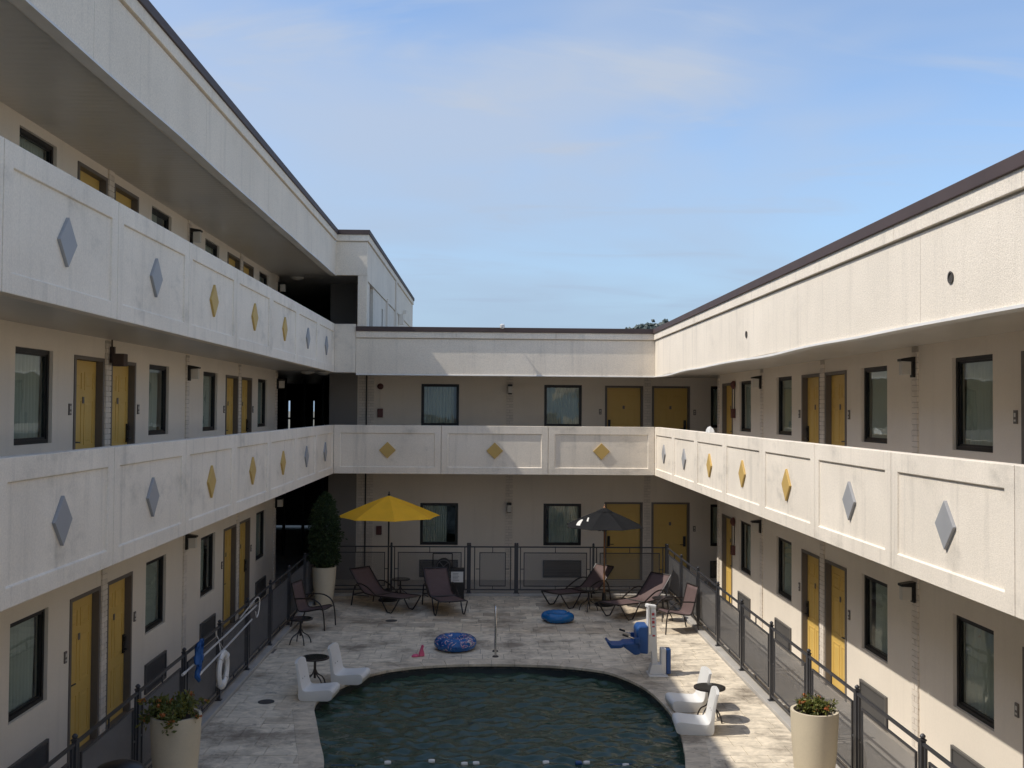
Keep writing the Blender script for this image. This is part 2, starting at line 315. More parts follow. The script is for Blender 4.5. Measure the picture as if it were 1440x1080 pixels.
# ------------------------------------------------------------------ ground, walkways
def struct(o): return tag(o, kind='structure')
g = MB()
for a in ((-900, 900, 40, 1500), (-900, 900, -300, -12), (-900, -16, -12, 40), (16, 900, -12, 40)):
    g.quad((a[0], a[2], -.1), (a[1], a[2], -.1), (a[1], a[3], -.1), (a[0], a[3], -.1))
struct(g.build('ground', GROUNDM))
g = MB(); g.box(4.72, 15.9, -11.9, 26.42, -.2, .022); struct(g.build('walkway', CONC))
g = MB(); g.box(-15.9, -4.33, -11.9, 26.42, -.2, .022); struct(g.build('walkway', CONC))
g = MB(); g.box(-15.9, 15.9, 26.424, 39.9, -.2, .022); struct(g.build('walkway', CONC))
g = MB(); g.box(-4.326, 4.716, -11.9, YN-.2, -.2, .022); struct(g.build('walkway', CONC))
def kerb(x0, x1, y0, y1, n):
    m = MB(); dxx, dyy = x1-x0, y1-y0
    for i in range(n):
        if dyy > dxx: m.box(x0, x1, y0+dyy*i/n+.004, y0+dyy*(i+1)/n-.004, -.1, .055)
        else: m.box(x0+dxx*i/n+.004, x0+dxx*(i+1)/n-.004, y0, y1, -.1, .055)
    struct(m.build('kerb', KERB, bevel=.008))
kerb(4.504, 4.716, YN, 26.2, 23); kerb(-4.326, -4.114, YN, 26.2, 23); kerb(-4.326, 4.716, 26.204, 26.42, 7)

# ------------------------------------------------------------------ pool, deck
half = [(-2.25, 5.6), (-2.55, 7.2), (-2.6, 9.0), (-2.35, 10.8), (-2.12, 12.3), (-2.12, 13.7), (-2.36, 14.87), (-2.54, 15.71), (-2.70, 16.5), (-2.66, 17.1), (-2.42, 17.75), (-2.03, 18.5), (-1.57, 18.91), (-.81, 19.18), (.24, 19.26), (1.28, 19.14), (2.04, 18.83), (2.40, 18.43), (2.74, 17.6), (2.90, 16.5), (2.90, 15.4), (2.78, 14.3), (2.66, 13.5), (2.62, 12.2), (2.75, 10.8), (2.85, 9.0), (2.7, 7.2), (2.3, 5.6), (1.2, 4.9), (0, 4.7), (-1.2, 4.9)]
pool = [Vector((p.x, p.y)) for p in spline([(a, b, 0) for a, b in half], 7, True)]
def offset(poly, d):
    out = []; n = len(poly)
    for i in range(n):
        t = (poly[(i+1) % n]-poly[i-1]).normalized(); out.append(poly[i]+Vector((-t.y, t.x))*d)
    return out
if abs(offset(pool, .3)[0].x) < abs(pool[0].x): SG = -1
else: SG = 1
coping_o = offset(pool, SG*.31)
def inside(p, poly):
    c = False; n = len(poly); j = n-1
    for i in range(n):
        a, b = poly[i], poly[j]
        if (a.y > p[1]) != (b.y > p[1]) and p[0] < (b.x-a.x)*(p[1]-a.y)/(b.y-a.y)+a.x: c = not c
        j = i
    return c
def cut(rect, hole):
    """triangulate rect minus hole, returns verts, tris"""
    x0, x1, y0, y1 = rect
    vs = [Vector(p) for p in ((x0, y0), (x1, y0), (x1, y1), (x0, y1))]+list(hole); n = len(hole)
    es = [(0, 1), (1, 2), (2, 3), (3, 0)]+[(4+i, 4+(i+1) % n) for i in range(n)]
    V, E_, Fc, *_ = delaunay_2d_cdt(vs, es, [], 0, 1e-6)
    tr = []
    for f in Fc:
        c = sum((V[i] for i in f), Vector((0, 0)))/len(f)
        if x0-1e-5 <= c.x <= x1+1e-5 and y0-1e-5 <= c.y <= y1+1e-5 and not inside(c, hole): tr.append(list(f))
    return V, tr
def solid(V, tr, z0, z1):
    used = sorted({i for f in tr for i in f}); ix = {a: k for k, a in enumerate(used)}; n = len(used)
    vs = [(V[i].x, V[i].y, z1) for i in used]+[(V[i].x, V[i].y, z0) for i in used]
    fs = []; cnt = {}
    for f in tr:
        q = [ix[i] for i in f]
        a = sum((V[f[i]].x*V[f[(i+1) % 3]].y-V[f[(i+1) % 3]].x*V[f[i]].y) for i in range(3)) if len(f) == 3 else 1
        if a < 0: q = q[::-1]
        fs.append(tuple(q))
        for i in range(len(q)): cnt[(q[i], q[(i+1) % len(q)])] = 1
    for (a, b) in list(cnt):
        if (b, a) not in cnt: fs.append((a, n+a, n+b, b))
    return vs, fs
DX0, DX1, DY0, DY1 = -4.11, 4.50, YN, 26.2
V, tr = cut((DX0, DX1, DY0, DY1), pool); vs_, fs_ = solid(V, tr, -.09, -.010)
m = MB(); m.add(vs_, fs_); deck = struct(m.build('pool_deck', GROUT))
rnd = random.Random(5)
tiles = []; y = DY1; rowi = 0
while y > 6.0:
    h = rnd.choice((.405, .405, .405, .30, .203)); y2 = max(y-h, 6.0); x = DX0+rnd.choice((0, -.2, -.35, -.1))
    while x < DX1:
        w = rnd.choice((.405, .61, .61, .405, .51)); a, b = max(x, DX0)+.004, min(x+w, DX1)-.004
        if b-a > .05: tiles.append((a, b, y2+.0045, y-.0045))
        x += w
    y = y2; rowi += 1
made = []
for (a, b, c, d) in tiles:
    cor = [(a, c), (b, c), (b, d), (a, d), ((a+b)/2, (c+d)/2), ((a+b)/2, c), ((a+b)/2, d), (a, (c+d)/2), (b, (c+d)/2)]
    ins = [inside(p, coping_o) for p in cor]
    if all(ins): continue
    zt = rnd.uniform(-.0018, .0018)
    near = [p for p in coping_o if a-.01 < p.x < b+.01 and c-.01 < p.y < d+.01]
    if any(ins) or near:
        V, tr = cut((a, b, c, d), coping_o)
        if not tr: continue
        made.append((c, (a+b)/2, solid(V, tr, -.03, zt)))
    else:
        m = MB(); m.box(a, b, c, d, -.03, zt); made.append((c, (a+b)/2, (m.v, m.f)))
vis = [t for t in made if 13.0 < t[0]]; vis.sort(key=lambda t: t[0])
nearT = vis[:300]; ids = {id(t) for t in nearT}
for t in nearT:
    m = MB(); m.add(*t[2]); m.build('paving_tile', TRAV, deck, bevel=0)
m = MB()
for t in made:
    if id(t) not in ids: m.add(*t[2])
tag(m.build('paving_tiles_beyond', TRAV, deck), kind='stuff')
m = MB(); m.box(DX0, DX1, DY0, 5.99, -.03, -.002)      # unseen near end under the camera
V, tr = cut((DX0, DX1, DY0, 5.99), coping_o); m = MB(); m.add(*solid(V, tr, -.03, -.001)); m.build('paving_bed', TRAV, deck)
# coping stones
inner = offset(pool, -SG*.025); n = len(pool); cum = [0]
for i in range(n): cum.append(cum[-1]+(pool[(i+1) % n]-pool[i]).length)
step = cum[-1]/round(cum[-1]/.42)
def at_arc(poly, s):
    s %= cum[-1]
    for i in range(n):
        if cum[i+1] >= s: break
    f = (s-cum[i])/(cum[i+1]-cum[i]); return poly[i].lerp(poly[(i+1) % n], f)
k = 0
while k*step < cum[-1]-.01:
    s0, s1 = k*step+.003, (k+1)*step-.003; k += 1
    ss = [s0+(s1-s0)*i/4 for i in range(5)]
    pi = [at_arc(inner, s) for s in ss]; po = [at_arc(coping_o, s) for s in ss]
    if min(p.y for p in po) < 12.5 and k % 1 == 0 and max(p.y for p in po) < 12.5: pass
    z = .004+rnd.uniform(-.001, .001)
    m = MB(); m.prism([(p.x, p.y) for p in pi]+[(p.x, p.y) for p in po[::-1]], -.045, z); m.build('coping_stone', TRAV, deck, bevel=.006)
WZ = -.17
m = MB(); rows = [[(p.x, p.y, z) for p in pool+[pool[0]]] for z in (-.046, -.5, -1.45)]; m.strip(rows); m.prism([(p.x, p.y) for p in pool], -1.5, -1.45)
struct(m.build('pool_basin', POOLT))
# water surface with real ripples
me = bpy.data.meshes.new('pool_water'); bm = bmesh.new()
GX, GY = 140, 360; xs = [-2.8+5.8*i/GX for i in range(GX+1)]; ys = [4.6+14.8*j/GY for j in range(GY+1)]
from mathutils import noise as mn
grid = {}
wide = offset(pool, SG*.12)
def wz(x, y): return WZ+.020*mn.noise((x*1.3, y*1.8, 1.3))+.042*mn.noise((x*3.0+3+.6*y, y*5.2, 4.1))+.024*mn.noise((x*6.0-1.1*y, y*9.5, 7.7))
for j, yy in enumerate(ys):
    for i, xx in enumerate(xs): grid[i, j] = (xx, yy)
vmap = {}
for j in range(GY):
    for i in range(GX):
        q = [(i, j), (i+1, j), (i+1, j+1), (i, j+1)]
        if all(inside(grid[a], wide) for a in q):
            for a in q:
                if a not in vmap: x_, y_ = grid[a]; vmap[a] = bm.verts.new((x_, y_, wz(x_, y_)))
            bm.faces.new([vmap[a] for a in q])
bm.to_mesh(me); bm.free(); me.materials.append(WATER); me.polygons.foreach_set('use_smooth', [True]*len(me.polygons))
struct(put('pool_water', me))

# ------------------------------------------------------------------ wing components (local: x along, -y towards the court)
def ring_rect(m, x0, x1, z0, z1, w, y0, y1):
    m.box(x0, x0+w, y0, y1, z0, z1); m.box(x1-w, x1, y0, y1, z0, z1)
    m.box(x0+w, x1-w, y0, y1, z0, z0+w); m.box(x0+w, x1-w, y0, y1, z1-w, z1)
WW, WH = 1.04, 1.15
m = MB(); ring_rect(m, -WW/2, WW/2, 0, WH, .05, .045, .11); m.box(-.022, .022, .06, .10, .05, .05) if False else None
ring_rect(m, -WW/2+.05, WW/2-.05, .05, WH-.05, .025, .062, .098); WIN_FRAME = m.mesh('window', BLACK)
m = MB(); m.quad((-WW/2+.07, .08, .07), (WW/2-.07, .08, .07), (WW/2-.07, .08, WH-.07), (-WW/2+.07, .08, WH-.07)); WIN_PANE = m.mesh('pane', GLASS)
def curtain(gap0, gap1, seed):
    r = random.Random(seed); rows = []; nx = 90
    for iz, z in enumerate((.05, .35, .8, WH-.03)):
        row = []
        for i in range(nx+1):
            x = -WW/2+.02+gap0+(WW-.04-gap0-gap1)*i/nx
            row.append((x, .165+.026*math.sin(i*.72+.5*math.sin(i*.13+seed))*(1+.25*math.sin(iz*1.7+i*.2)), z))
        rows.append(row)
    m = MB(); m.strip(rows); return m.mesh('curtain', CURT, True, False)
CURTS = [curtain(.0, .0, 1), curtain(.14, 0, 2), curtain(0, .12, 3), curtain(.05, .3, 4), curtain(.0, .02, 5)]
DW, DH = 1.06, 2.14
m = MB(); m.box(-.465, .465, .085, .125, .012, 2.085)
for (xa, xb) in ((-.36, -.05), (.05, .36)):
    for (za, zb) in ((.2, .78), (.93, 1.55), (1.68, 1.93)):
        for (i0, d) in ((0, .008),):
            ring_rect(m, xa, xb, za, zb, .018, .078, .085)
            m.add([(xa+.05, .0851, za+.05), (xb-.05, .0851, za+.05), (xb-.05, .0851, zb-.05), (xa+.05, .0851, zb-.05), (xa+.07, .079, za+.07), (xb-.07, .079, za+.07), (xb-.07, .079, zb-.07), (xa+.07, .079, zb-.07)],
                  [(4, 5, 6, 7), (0, 1, 5, 4), (1, 2, 6, 5), (2, 3, 7, 6), (3, 0, 4, 7)])
DOOR = m.mesh('door', GOLD, fix=False)
m = MB(); m.box(-DW/2, -.47, -.014, .15, .0, DH); m.box(.47, DW/2, -.014, .15, .0, DH); m.box(-.47, .47, -.014, .15, 2.09, DH); m.box(-.47, .47, .02, .15, -.01, .012)
DFRAME = m.mesh('door_frame', FRAMEC)
def lock_mesh(s):
    m = MB(); m.box(s*.40-.035, s*.40+.035, .055, .086, .92, 1.20)
    m.tube([(s*.40, .055, .98), (s*.40, .015, .98), (s*.36, .01, .98), (s*.27, .01, .975)], .011, 6); m.box(s*.40-.03, s*.40+.03, .04, .056, 1.10, 1.17)
    return m.mesh('lock', BLACK)
LOCK = {1: lock_mesh(1), -1: lock_mesh(-1)}
m = MB(); m.box(-.03, .03, .072, .0779, 1.50, 1.59); DPLATE = m.mesh('door_plate', FRAMEC)
m = MB(); m.box(-.035, .035, -.018, .001, -.075, .075); ROOMSIGN = m.mesh('room_sign', FRAMEC)
m = MB(); m.box(-.018, .018, -.021, -.0182, .0, .045); m.box(-.02, .02, -.021, -.0182, -.05, -.028); SIGNT = m.mesh('sign_marks', LAMPG)
m = MB(); ring_rect(m, -.53, .53, 0, .47, .035, -.035, .06)
for i in range(18): m.add([(x_, y_, .035+i*.0222+z_) for x_ in (-.495, .495) for (y_, z_) in ((-.022, 0), (.02, .012), (.02, .017), (-.022, .006))], [(0, 1, 2, 3), (4, 7, 6, 5), (0, 4, 5, 1), (1, 5, 6, 2), (2, 6, 7, 3), (3, 7, 4, 0)])
m.box(-.495, .495, .03, .05, .035, .435); ACG = m.mesh('air_conditioner_grille', GRILLE)
def pier_mesh(h, w=.20, dep=.026):
    m = MB(); m.cur = 1; m.box(-w/2+.006, w/2-.006, -dep+.010, 0, 0, h); m.cur = 0
    nC = int(h/.0762)
    for i in range(nC):
        j = .003 if i % 2 else -.003
        z0 = i*.0762+.006
        if i % 2: m.box(-w/2+j, w/2+j, -dep, 0, z0, z0+.067)
        else: m.box(-w/2+j, -.005+j, -dep, 0, z0, z0+.067); m.box(.005+j, w/2+j, -dep, 0, z0, z0+.067)
    return m.mesh('brick_pier', [BRICK, MORTAR], fix=False)
PIERS = {}
def pier(root, u, z0, z1, w=.20):
    key = (round(z1-z0, 2), w)
    if key not in PIERS: PIERS[key] = pier_mesh(z1-z0, w)
    return tag(put('brick_pier', PIERS[key], root, (u, 0, z0)), kind='stuff')
cidx = [0]
def window(root, u, z):
    w = put('window', WIN_FRAME, root, (u, 0, z)); put('pane', WIN_PANE, w); cidx[0] += 1; put('curtain', CURTS[(cidx[0]*3) % 5], w)
    return (u-WW/2, u+WW/2, z, z+WH)
def door(root, u, zf, s, sign=True):
    d = put('door', DOOR, root, (u, 0, zf)); put('door_frame', DFRAME, d); put('lock', LOCK[s], d); put('door_plate', DPLATE, d)
    if sign:
        q = put('room_sign', ROOMSIGN, root, (u+s*.66, 0, zf+1.42)); put('sign_marks', SIGNT, q)
    return (u-DW/2, u+DW/2, zf, zf+DH)
def wall(root, u0, u1, z0, z1, ops, mt=WALL, dep=.15):
    xs = sorted({u0, u1}|{a for o in ops for a in o[:2]}); zs = sorted({z0, z1}|{a for o in ops for a in o[2:]})
    m = MB()
    def hole(x, z): return any(o[0] < x < o[1] and o[2] < z < o[3] for o in ops)
    for i in range(len(xs)-1):
        for j in range(len(zs)-1):
            if not hole((xs[i]+xs[i+1])/2, (zs[j]+zs[j+1])/2):
                m.quad((xs[i], 0, zs[j]), (xs[i+1], 0, zs[j]), (xs[i+1], 0, zs[j+1]), (xs[i], 0, zs[j+1]))
    for (a, b, c, d) in ops:
        m.quad((a, 0, c), (a, dep, c), (a, dep, d), (a, 0, d)); m.quad((b, 0, c), (b, 0, d), (b, dep, d), (b, dep, c))
        m.quad((a, 0, d), (a, dep, d), (b, dep, d), (b, 0, d)); m.quad((a, 0, c), (b, 0, c), (b, dep, c), (a, dep, c))
    return m.build('wall', mt, root, fix=False)
def panel_mesh(w, h, t=.14, blank=False):
    m = MB(); a, b = -w/2+.006, w/2-.006; sx, st, sb = .16, .20, .17; dp, ch = .024, .006
    O = [(a, 0, 0), (b, 0, 0), (b, 0, h), (a, 0, h)]; I = [(a+sx, 0, sb), (b-sx, 0, sb), (b-sx, 0, h-st), (a+sx, 0, h-st)]
    J = [(a+sx+ch, dp, sb+ch), (b-sx-ch, dp, sb+ch), (b-sx-ch, dp, h-st-ch), (a+sx+ch, dp, h-st-ch)]; K = [(p[0], t, p[2]) for p in O]
    fs = []
    for i in range(4):
        j = (i+1) % 4; fs += [(i, j, 4+j, 4+i), (4+i, 4+j, 8+j, 8+i), (i, 12+i, 12+j, j)]
    m.add(O+I+J+K, fs+[(8, 9, 10, 11), (15, 14, 13, 12)]); return m.mesh('parapet_panel', PANEL)
def dia(w_, h_, mt): m = MB(); m.prism([(0, -h_), (w_, 0), (0, h_), (-w_, 0)], -.008, .0245, 'y'); return m.mesh('diamond_ornament', mt)
DIA = {0: dia(.195, .228, DIAS), 1: dia(.195, .228, DIAG), 2: dia(.212, .208, DIAG)}
PM = {}
def parapet(root, edges, d, zz, cols):
    for i in range(len(edges)-1):
        w = abs(edges[i+1]-edges[i]); h = zz[1]-zz[0]; key = (round(w, 3), round(h, 3))
        if key not in PM: PM[key] = panel_mesh(w, h)
        p = put('parapet_panel', PM[key], root, ((edges[i]+edges[i+1])/2, -d, zz[0]), bevel=.006)
        c = cols[i] if i < len(cols) else (0, 0, 1, 1, 1, 0, 0)[i % 7]
        if c is not None:
            q = put('diamond_ornament', DIA[c], p, (0, 0, (h-.03)/2+.0), bevel=.004)
            tag(q, 'gold diamond ornament' if c else 'grey diamond ornament')
def fascia(root, u0, u1, d, z0, top, seg=3.8, t=.16):
    gz = top-.29; L_ = u1-u0; n = max(1, round(L_/seg))
    for i in range(n):
        a, b = u0+L_*i/n+.003, u0+L_*(i+1)/n-.003
        m = MB(); m.box(a, b, -d, -d+t, z0, gz-.012); m.build('fascia_panel', STUCCO, root)
    n = max(1, round(L_/2.6))
    for i in range(n):
        a, b = u0+L_*(i+.0)/n+.003, u0+L_*(i+1)/n-.003
        m = MB(); m.box(a, b, -d-.038, -d+t, gz+.010, top-.118); m.build('fascia_band', STUCCO, root, bevel=.006)
    m = MB(); m.box(u0, u1, -d+.012, -d+t-.004, gz-.02, gz+.02); m.build('fascia_groove', MORTAR, root)
    m = MB(); m.box(u0, u1, -d-.065, -d+t+.1, top-.122, top); m.build('coping', COPING, root, bevel=.006)
def drip(root, u0, u1, d, z, sag=.02, seed=1):
    m = MB(); k = 60; rows = []
    for i in range(k+1):
        u = u0+(u1-u0)*i/k; s = sag*(mn.noise((u*.35, seed, 0))); 
        rows.append([(u, -d+.0, z+.004+s*.3), (u, -d-.05, z-.006+s), (u, -d-.055, z-.034+s), (u, -d+.08, z-.038+s)])
    m.strip(rows); m.build('drip_edge', TRIM, root, True, fix=False)
def slab(root, u0, u1, y0, y1, zt, th=.13): m = MB(); m.box(u0, u1, y0, y1, zt-th, zt); m.build('walkway_slab', CONC, root)
def soff(root, u0, u1, y0, y1, z): m = MB(); m.box(u0, u1, y0, y1, z, z+.012); m.build('soffit', SOFFIT, root)
m = MB(); m.box(-.055, .055, -.03, 0, -.15, .13); m.prism([(-.03, .13), (-.20, .10), (-.20, .07), (-.03, .06)], -.065, .065, 'x'); LB = m.mesh('bracket', BLACK)
m = MB(); m.box(-.055, .055, -.185, -.055, -.12, .07); LG = m.mesh('diffuser', LAMPG)
def wpt(root, u, y, z):
    return Matrix.Translation(root.location) @ Matrix.Rotation(root.rotation_euler.z, 4, 'Z') @ Vector((u, y, z))
def lamp(root, u, z, label, y=-.027):
    o = thing('wall_lamp', label, 'wall lamp', wpt(root, u, y, z), root.rotation_euler.z, 'wall lamps on the motel walkways')
    put('bracket', LB, o); put('diffuser', LG, o, bevel=.008); return o

# ------------------------------------------------------------------ right wing (two storeys), u = -Y
RW = thing('motel_wing', 'sunlit two storey motel wing with cream balcony and brown roof coping', 'building', (XR, 0, 0), R(-90), 'wings of the motel')
dR = XR-BR
SB = {1: 'ground floor', 2: 'second floor', 3: 'third floor'}
YE = -10.0
for fl in (1, 2):
    ops = []
    for p in (17.87, 9.97, 2.07):
        for s in (1, -1):
            ops.append(door(RW, -(p+s*.66), FLOOR[fl], -s)); ops.append(window(RW, -(p+s*2.37), SILL[fl]))
            if fl == 1: put('air_conditioner_grille', ACG, RW, (-(p+s*2.37), 0, .10))
        pier(RW, -p, FLOOR[fl], (3.07, 5.60)[fl-1])
    ops.append(door(RW, -25.0, FLOOR[fl], 1, False)); ops.append(window(RW, -23.3, SILL[fl]))
    if fl == 1: put('air_conditioner_grille', ACG, RW, (-23.3, 0, .10))
    for p in (21.85, 13.97, 6.0): pier(RW, -p, FLOOR[fl], (3.07, 5.60)[fl-1])
    pier(RW, -25.92, FLOOR[fl], (3.07, 5.60)[fl-1], .18)
    wall(RW, -26.02, -YE, (0, F2)[fl-1], (F2-.13, 5.66)[fl-1], ops)
    lamp(RW, -21.85, (2.28, 5.33)[fl-1], f'wall lamp on the {SB[fl]} brick pier of the sunlit wing, near the alarm bell')
    lamp(RW, -13.97, (2.28, 5.33)[fl-1], f'black wall lamp on the {SB[fl]} brick pier between two windows of the sunlit wing')
slab(RW, -26.05, -YE, -dR+.145, 6.5, F2)
soff(RW, -26.05, -YE, -dR+.145, -.001, F2-.146)
soff(RW, -26.05, -YE, -dR+.165, -.001, 5.606)
e = [-26.05+2.545*i for i in range(11)]
parapet(RW, e, dR, P2, (0, 0, 1, 1, 1, 0, 0))
fascia(RW, -26.05, -YE, dR, 5.57, ROOF2); drip(RW, -26.04, -YE, dR-.03, 5.575, .05, 2)
m = MB(); m.box(-28.5, -YE, -dR+.17, 7, 6.30, 6.36); m.build('roof', ROOFM, RW)
m = MB(); m.box(-28.5, -YE, 6.6, 6.8, 0, 6.3); m.box(-26.02, -25.82, .01, 6.59, 0, 6.29); m.box(-YE-.2, -YE, 0.01, 6.59, 0, 6.29); m.build('rear_wall', WALL, RW)
for uy, zz in ((16.82, 5.96), (9.35, 5.94)):       # weep holes in the fascia
    m = MB(); m.lathe([(.05, 0), (.058, .012), (.04, .012), (.038, .003)], 16, cap=True); o = m.build('weep_pipe', LID, RW, True, (-uy, -dR-.001, zz)); o.rotation_euler = (R(90), 0, 0)

# ------------------------------------------------------------------ left wing (three storeys), u = Y
LW = thing('motel_wing', 'shaded three storey motel wing with two rows of cream balcony panels', 'building', (XL, 0, 0), R(90), 'wings of the motel')
dL = BL-XL
TOPS = {1: 3.07, 2: 5.64, 3: 8.10}
for fl in (1, 2, 3):
    ops = []
    for p in (22.87, 14.95, 7.03, -.9):
        for s in (1, -1):
            if p+s*2.37 < -3: continue
            ops.append(door(LW, p+s*.66, FLOOR[fl], s)); ops.append(window(LW, p+s*2.37, SILL[fl]))
            if fl == 1: put('air_conditioner_grille', ACG, LW, (p+s*2.37, 0, .10))
        pier(LW, p, FLOOR[fl], TOPS[fl])
    for p in (26.82, 18.9, 10.98, 3.06): pier(LW, p, FLOOR[fl], TOPS[fl])
    wall(LW, YE, 26.92, (0, F2, F3)[fl-1], (F2-.13, F3-.13, 8.15)[fl-1], ops)
    lz = {1: 2.28, 2: 5.33, 3: 7.82}[fl]
    lamp(LW, 26.82, lz, f'wall lamp on the {SB[fl]} pier at the mouth of the dark breezeway')
    lamp(LW, 18.9, lz, f'wall lamp on the {SB[fl]} brick pier of the shaded wing, between windows')
    slab_z = {2: F2, 3: F3}.get(fl)
    if slab_z:
        slab(LW, YE, 26.05, -dL+.145, 0, slab_z); slab(LW, YE, 26.9, 0.002, 6.5, slab_z); soff(LW, YE, 26.05, -dL+.145, -.001, slab_z-.146)
soff(LW, YE, 26.05, -dL+.165, -.001, 8.085)
e = [26.05-2.545*i for i in range(11)]
parapet(LW, e, dL, P2, (0, 0, 1, 1, 1, 0, 0)); parapet(LW, e, dL, P3, (0, 0, 1, 1, 1, 0, 0))
fascia(LW, YE, 26.05, dL, 8.05, ROOF3); drip(LW, YE, 26.04, dL-.03, 8.055, .02, 5)
m = MB(); m.box(YE, 26.9, -dL+.17, 7, 8.75, 8.8); m.build('roof', ROOFM, LW)
m = MB(); m.box(YE, 26.9, 6.6, 6.8, 0, 8.74); m.box(26.72, 26.9, .01, 6.59, 0, 8.74); m.box(YE, YE+.2, .01, 6.59, 0, 8.74); m.build('rear_wall', WALL, LW)
# flood lamp box on the pier between the two doors
o = thing('flood_light', 'dark box flood light on the second floor pier between two gold doors', 'light', wpt(LW, 15.0, -.027, 5.36), R(90))
m = MB(); m.box(-.085, .085, -.22, -.05, -.08, .10); m.build('housing', COPING, o, bevel=.01); m = MB(); m.box(-.03, .03, -.06, 0, -.03, .2); m.tube([(0, -.02, .2), (0, -.02, .30)], .012, 6); m.build('mount', COPING, o)

# ------------------------------------------------------------------ back wing (two storeys), u = X
BW = thing('motel_wing', 'two storey motel wing closing the court, three gold diamonds on its balcony', 'building', (0, YB, 0), 0, 'wings of the motel')
dB = YB-BY
for fl in (1, 2):
    ops = []; zf = FLOOR[fl]
    ops += [window(BW, -1.29, SILL[fl]-(.08 if fl == 1 else 0)), window(BW, 2.10, SILL[fl]-(.08 if fl == 1 else 0)), window(BW, 6.72, SILL[fl]-(.08 if fl == 1 else 0))]
    ops += [door(BW, 3.79, zf, -1), door(BW, 5.09, zf, 1)]
    if fl == 1:
        for u in (-1.29, 2.10, 6.72): put('air_conditioner_grille', ACG, BW, (u, 0, .10))
    wall(BW, -3.56, 12, (0, F2)[fl-1], (F2-.13, 5.66)[fl-1], ops)
    m = MB(); m.box(-4.33, -3.562, .004, .2, (0, F2)[fl-1], (F2-.13, 5.8)[fl-1]); m.build('plain_wall', TAUPE, BW)
    tp = (3.09, 5.62)[fl-1]
    pier(BW, .63, zf, tp); pier(BW, 4.44, zf, tp, .18); pier(BW, -3.42, zf, tp); pier(BW, -3.19, zf, tp, .18)
    m = MB(); m.tube([(-3.305, -.06, zf), (-3.305, -.06, tp)], .018, 8); m.build('downpipe', BLACK, BW, True)
    lamp(BW, .63, (2.02, 5.27)[fl-1], f'wall lamp on the {SB[fl]} pier between the two windows of the end wing')
slab(BW, -16, 12, -dB+.145, 6.5, F2-.003); soff(BW, -15, 12, -dB+.145, -.001, F2-.149)
soff(BW, -3.3, 12, -dB+.165, -.001, 5.612)
parapet(BW, [-3.83, -1.14, 1.55, 4.24], dB, P2, (2, 2, 2))
fascia(BW, -3.30, 4.24, dB, 5.57, ROOF2, 7.54); drip(BW, -3.29, 4.22, dB-.03, 5.575, .01, 7)
m = MB(); m.box(-3.0, 12, -dB+.17, 7, 6.312, 6.37); m.build('roof', ROOFM, BW)
m = MB(); m.box(-4.3, 12, 6.6, 6.8, 0, 6.30); m.box(11.8, 12, -dB, 6.59, 0, 6.3); m.build('rear_wall', WALL, BW)
for fl, zf in ((1, .03), (2, F2)):      # fire bells and pull boxes
    o = thing('fire_alarm', f'dark red fire alarm box and bell on the {SB[fl]} wall of the end wing', 'alarm', (-2.93, YB, zf+1.35), 0, 'fire alarms of the end wing')
    m = MB(); m.box(-.075, .075, -.07, 0, -.13, .11); m.build('alarm_box', REDBOX, o, bevel=.01)
    if fl == 2:
        m = MB(); m.lathe([(.03, 0), (.085, .02), (.085, .05), (.05, .08), (.01, .09)], 18); q = m.build('bell', REDBOX, o, True, (0, 0, .72)); q.rotation_euler = (R(90), 0, 0)
        m = MB(); m.tube([(0, -.012, .11), (0, -.012, .66)], .009, 6); m.tube([(0, -.012, .8), (0, -.012, .98)], .009, 6); m.build('conduit', WALL, o)
for fl, zf in ((1, .03), (2, F2)):
    o = thing('fire_bell', f'dark alarm bell and box beside the last {SB[fl]} door of the sunlit wing', 'alarm', (XR, 24.25, zf+1.4), R(-90), 'fire bells of the sunlit wing')
    m = MB(); m.lathe([(.03, 0), (.10, .02), (.10, .06), (.05, .10), (.01, .11)], 18); q = m.build('bell', REDBOX, o, True, (0, 0, .68)); q.rotation_euler = (R(90), 0, 0)
    m = MB(); m.box(-.07, .07, -.09, 0, -.1, .12); m.build('alarm_box', REDBOX, o, bevel=.01); m = MB(); m.tube([(0, -.012, .12), (0, -.012, .6)], .01, 6); m.build('conduit', BLACK, o)

# ------------------------------------------------------------------ stair block with breezeway, third storey behind the end wing
SBK = thing('stair_block', 'third storey block with dark breezeway, rising behind the end wing roof', 'building', (0, 0, 0))
fx0, fx1 = BL, -3.04
m = MB(); m.box(fx0, fx1, BY, BY+.18, 8.05, 8.888); m.build('fascia_panel', STUCCO, SBK)
m = MB(); m.box(fx0+.002, -3.48, BY-.038, BY+.18, 8.910, 9.072); m.box(-3.474, fx1+.038, BY-.038, BY+.18, 8.910, 9.072); m.build('fascia_band', STUCCO, SBK)
m = MB(); m.box(fx0, fx1-.012, BY+.012, BY+.17, 8.88, 8.91); m.box(fx1-.17, fx1-.012, BY+.17, 41.9, 8.88, 8.91); m.build('fascia_groove', MORTAR, SBK)
m = MB(); m.box(fx0+.001, fx1+.065, BY-.065, BY+.28, 9.068, 9.19); m.box(fx1-.25, fx1+.065, BY+.281, 42.05, 9.068, 9.19); m.build('coping', COPING, SBK, bevel=.006)
ys = [26.235, 29.3, 32.4, 35.6, 38.8, 41.97]
for i in range(5):
    m = MB(); m.box(fx1-.18, fx1, ys[i]+.004, ys[i+1]-.004, 7.93, 8.888); m.build('fascia_panel', STUCCO, SBK)
    m = MB(); m.box(fx1-.18, fx1+.038, ys[i]+.004, ys[i+1]-.004, 8.910, 9.072); m.build('fascia_band', STUCCO, SBK)
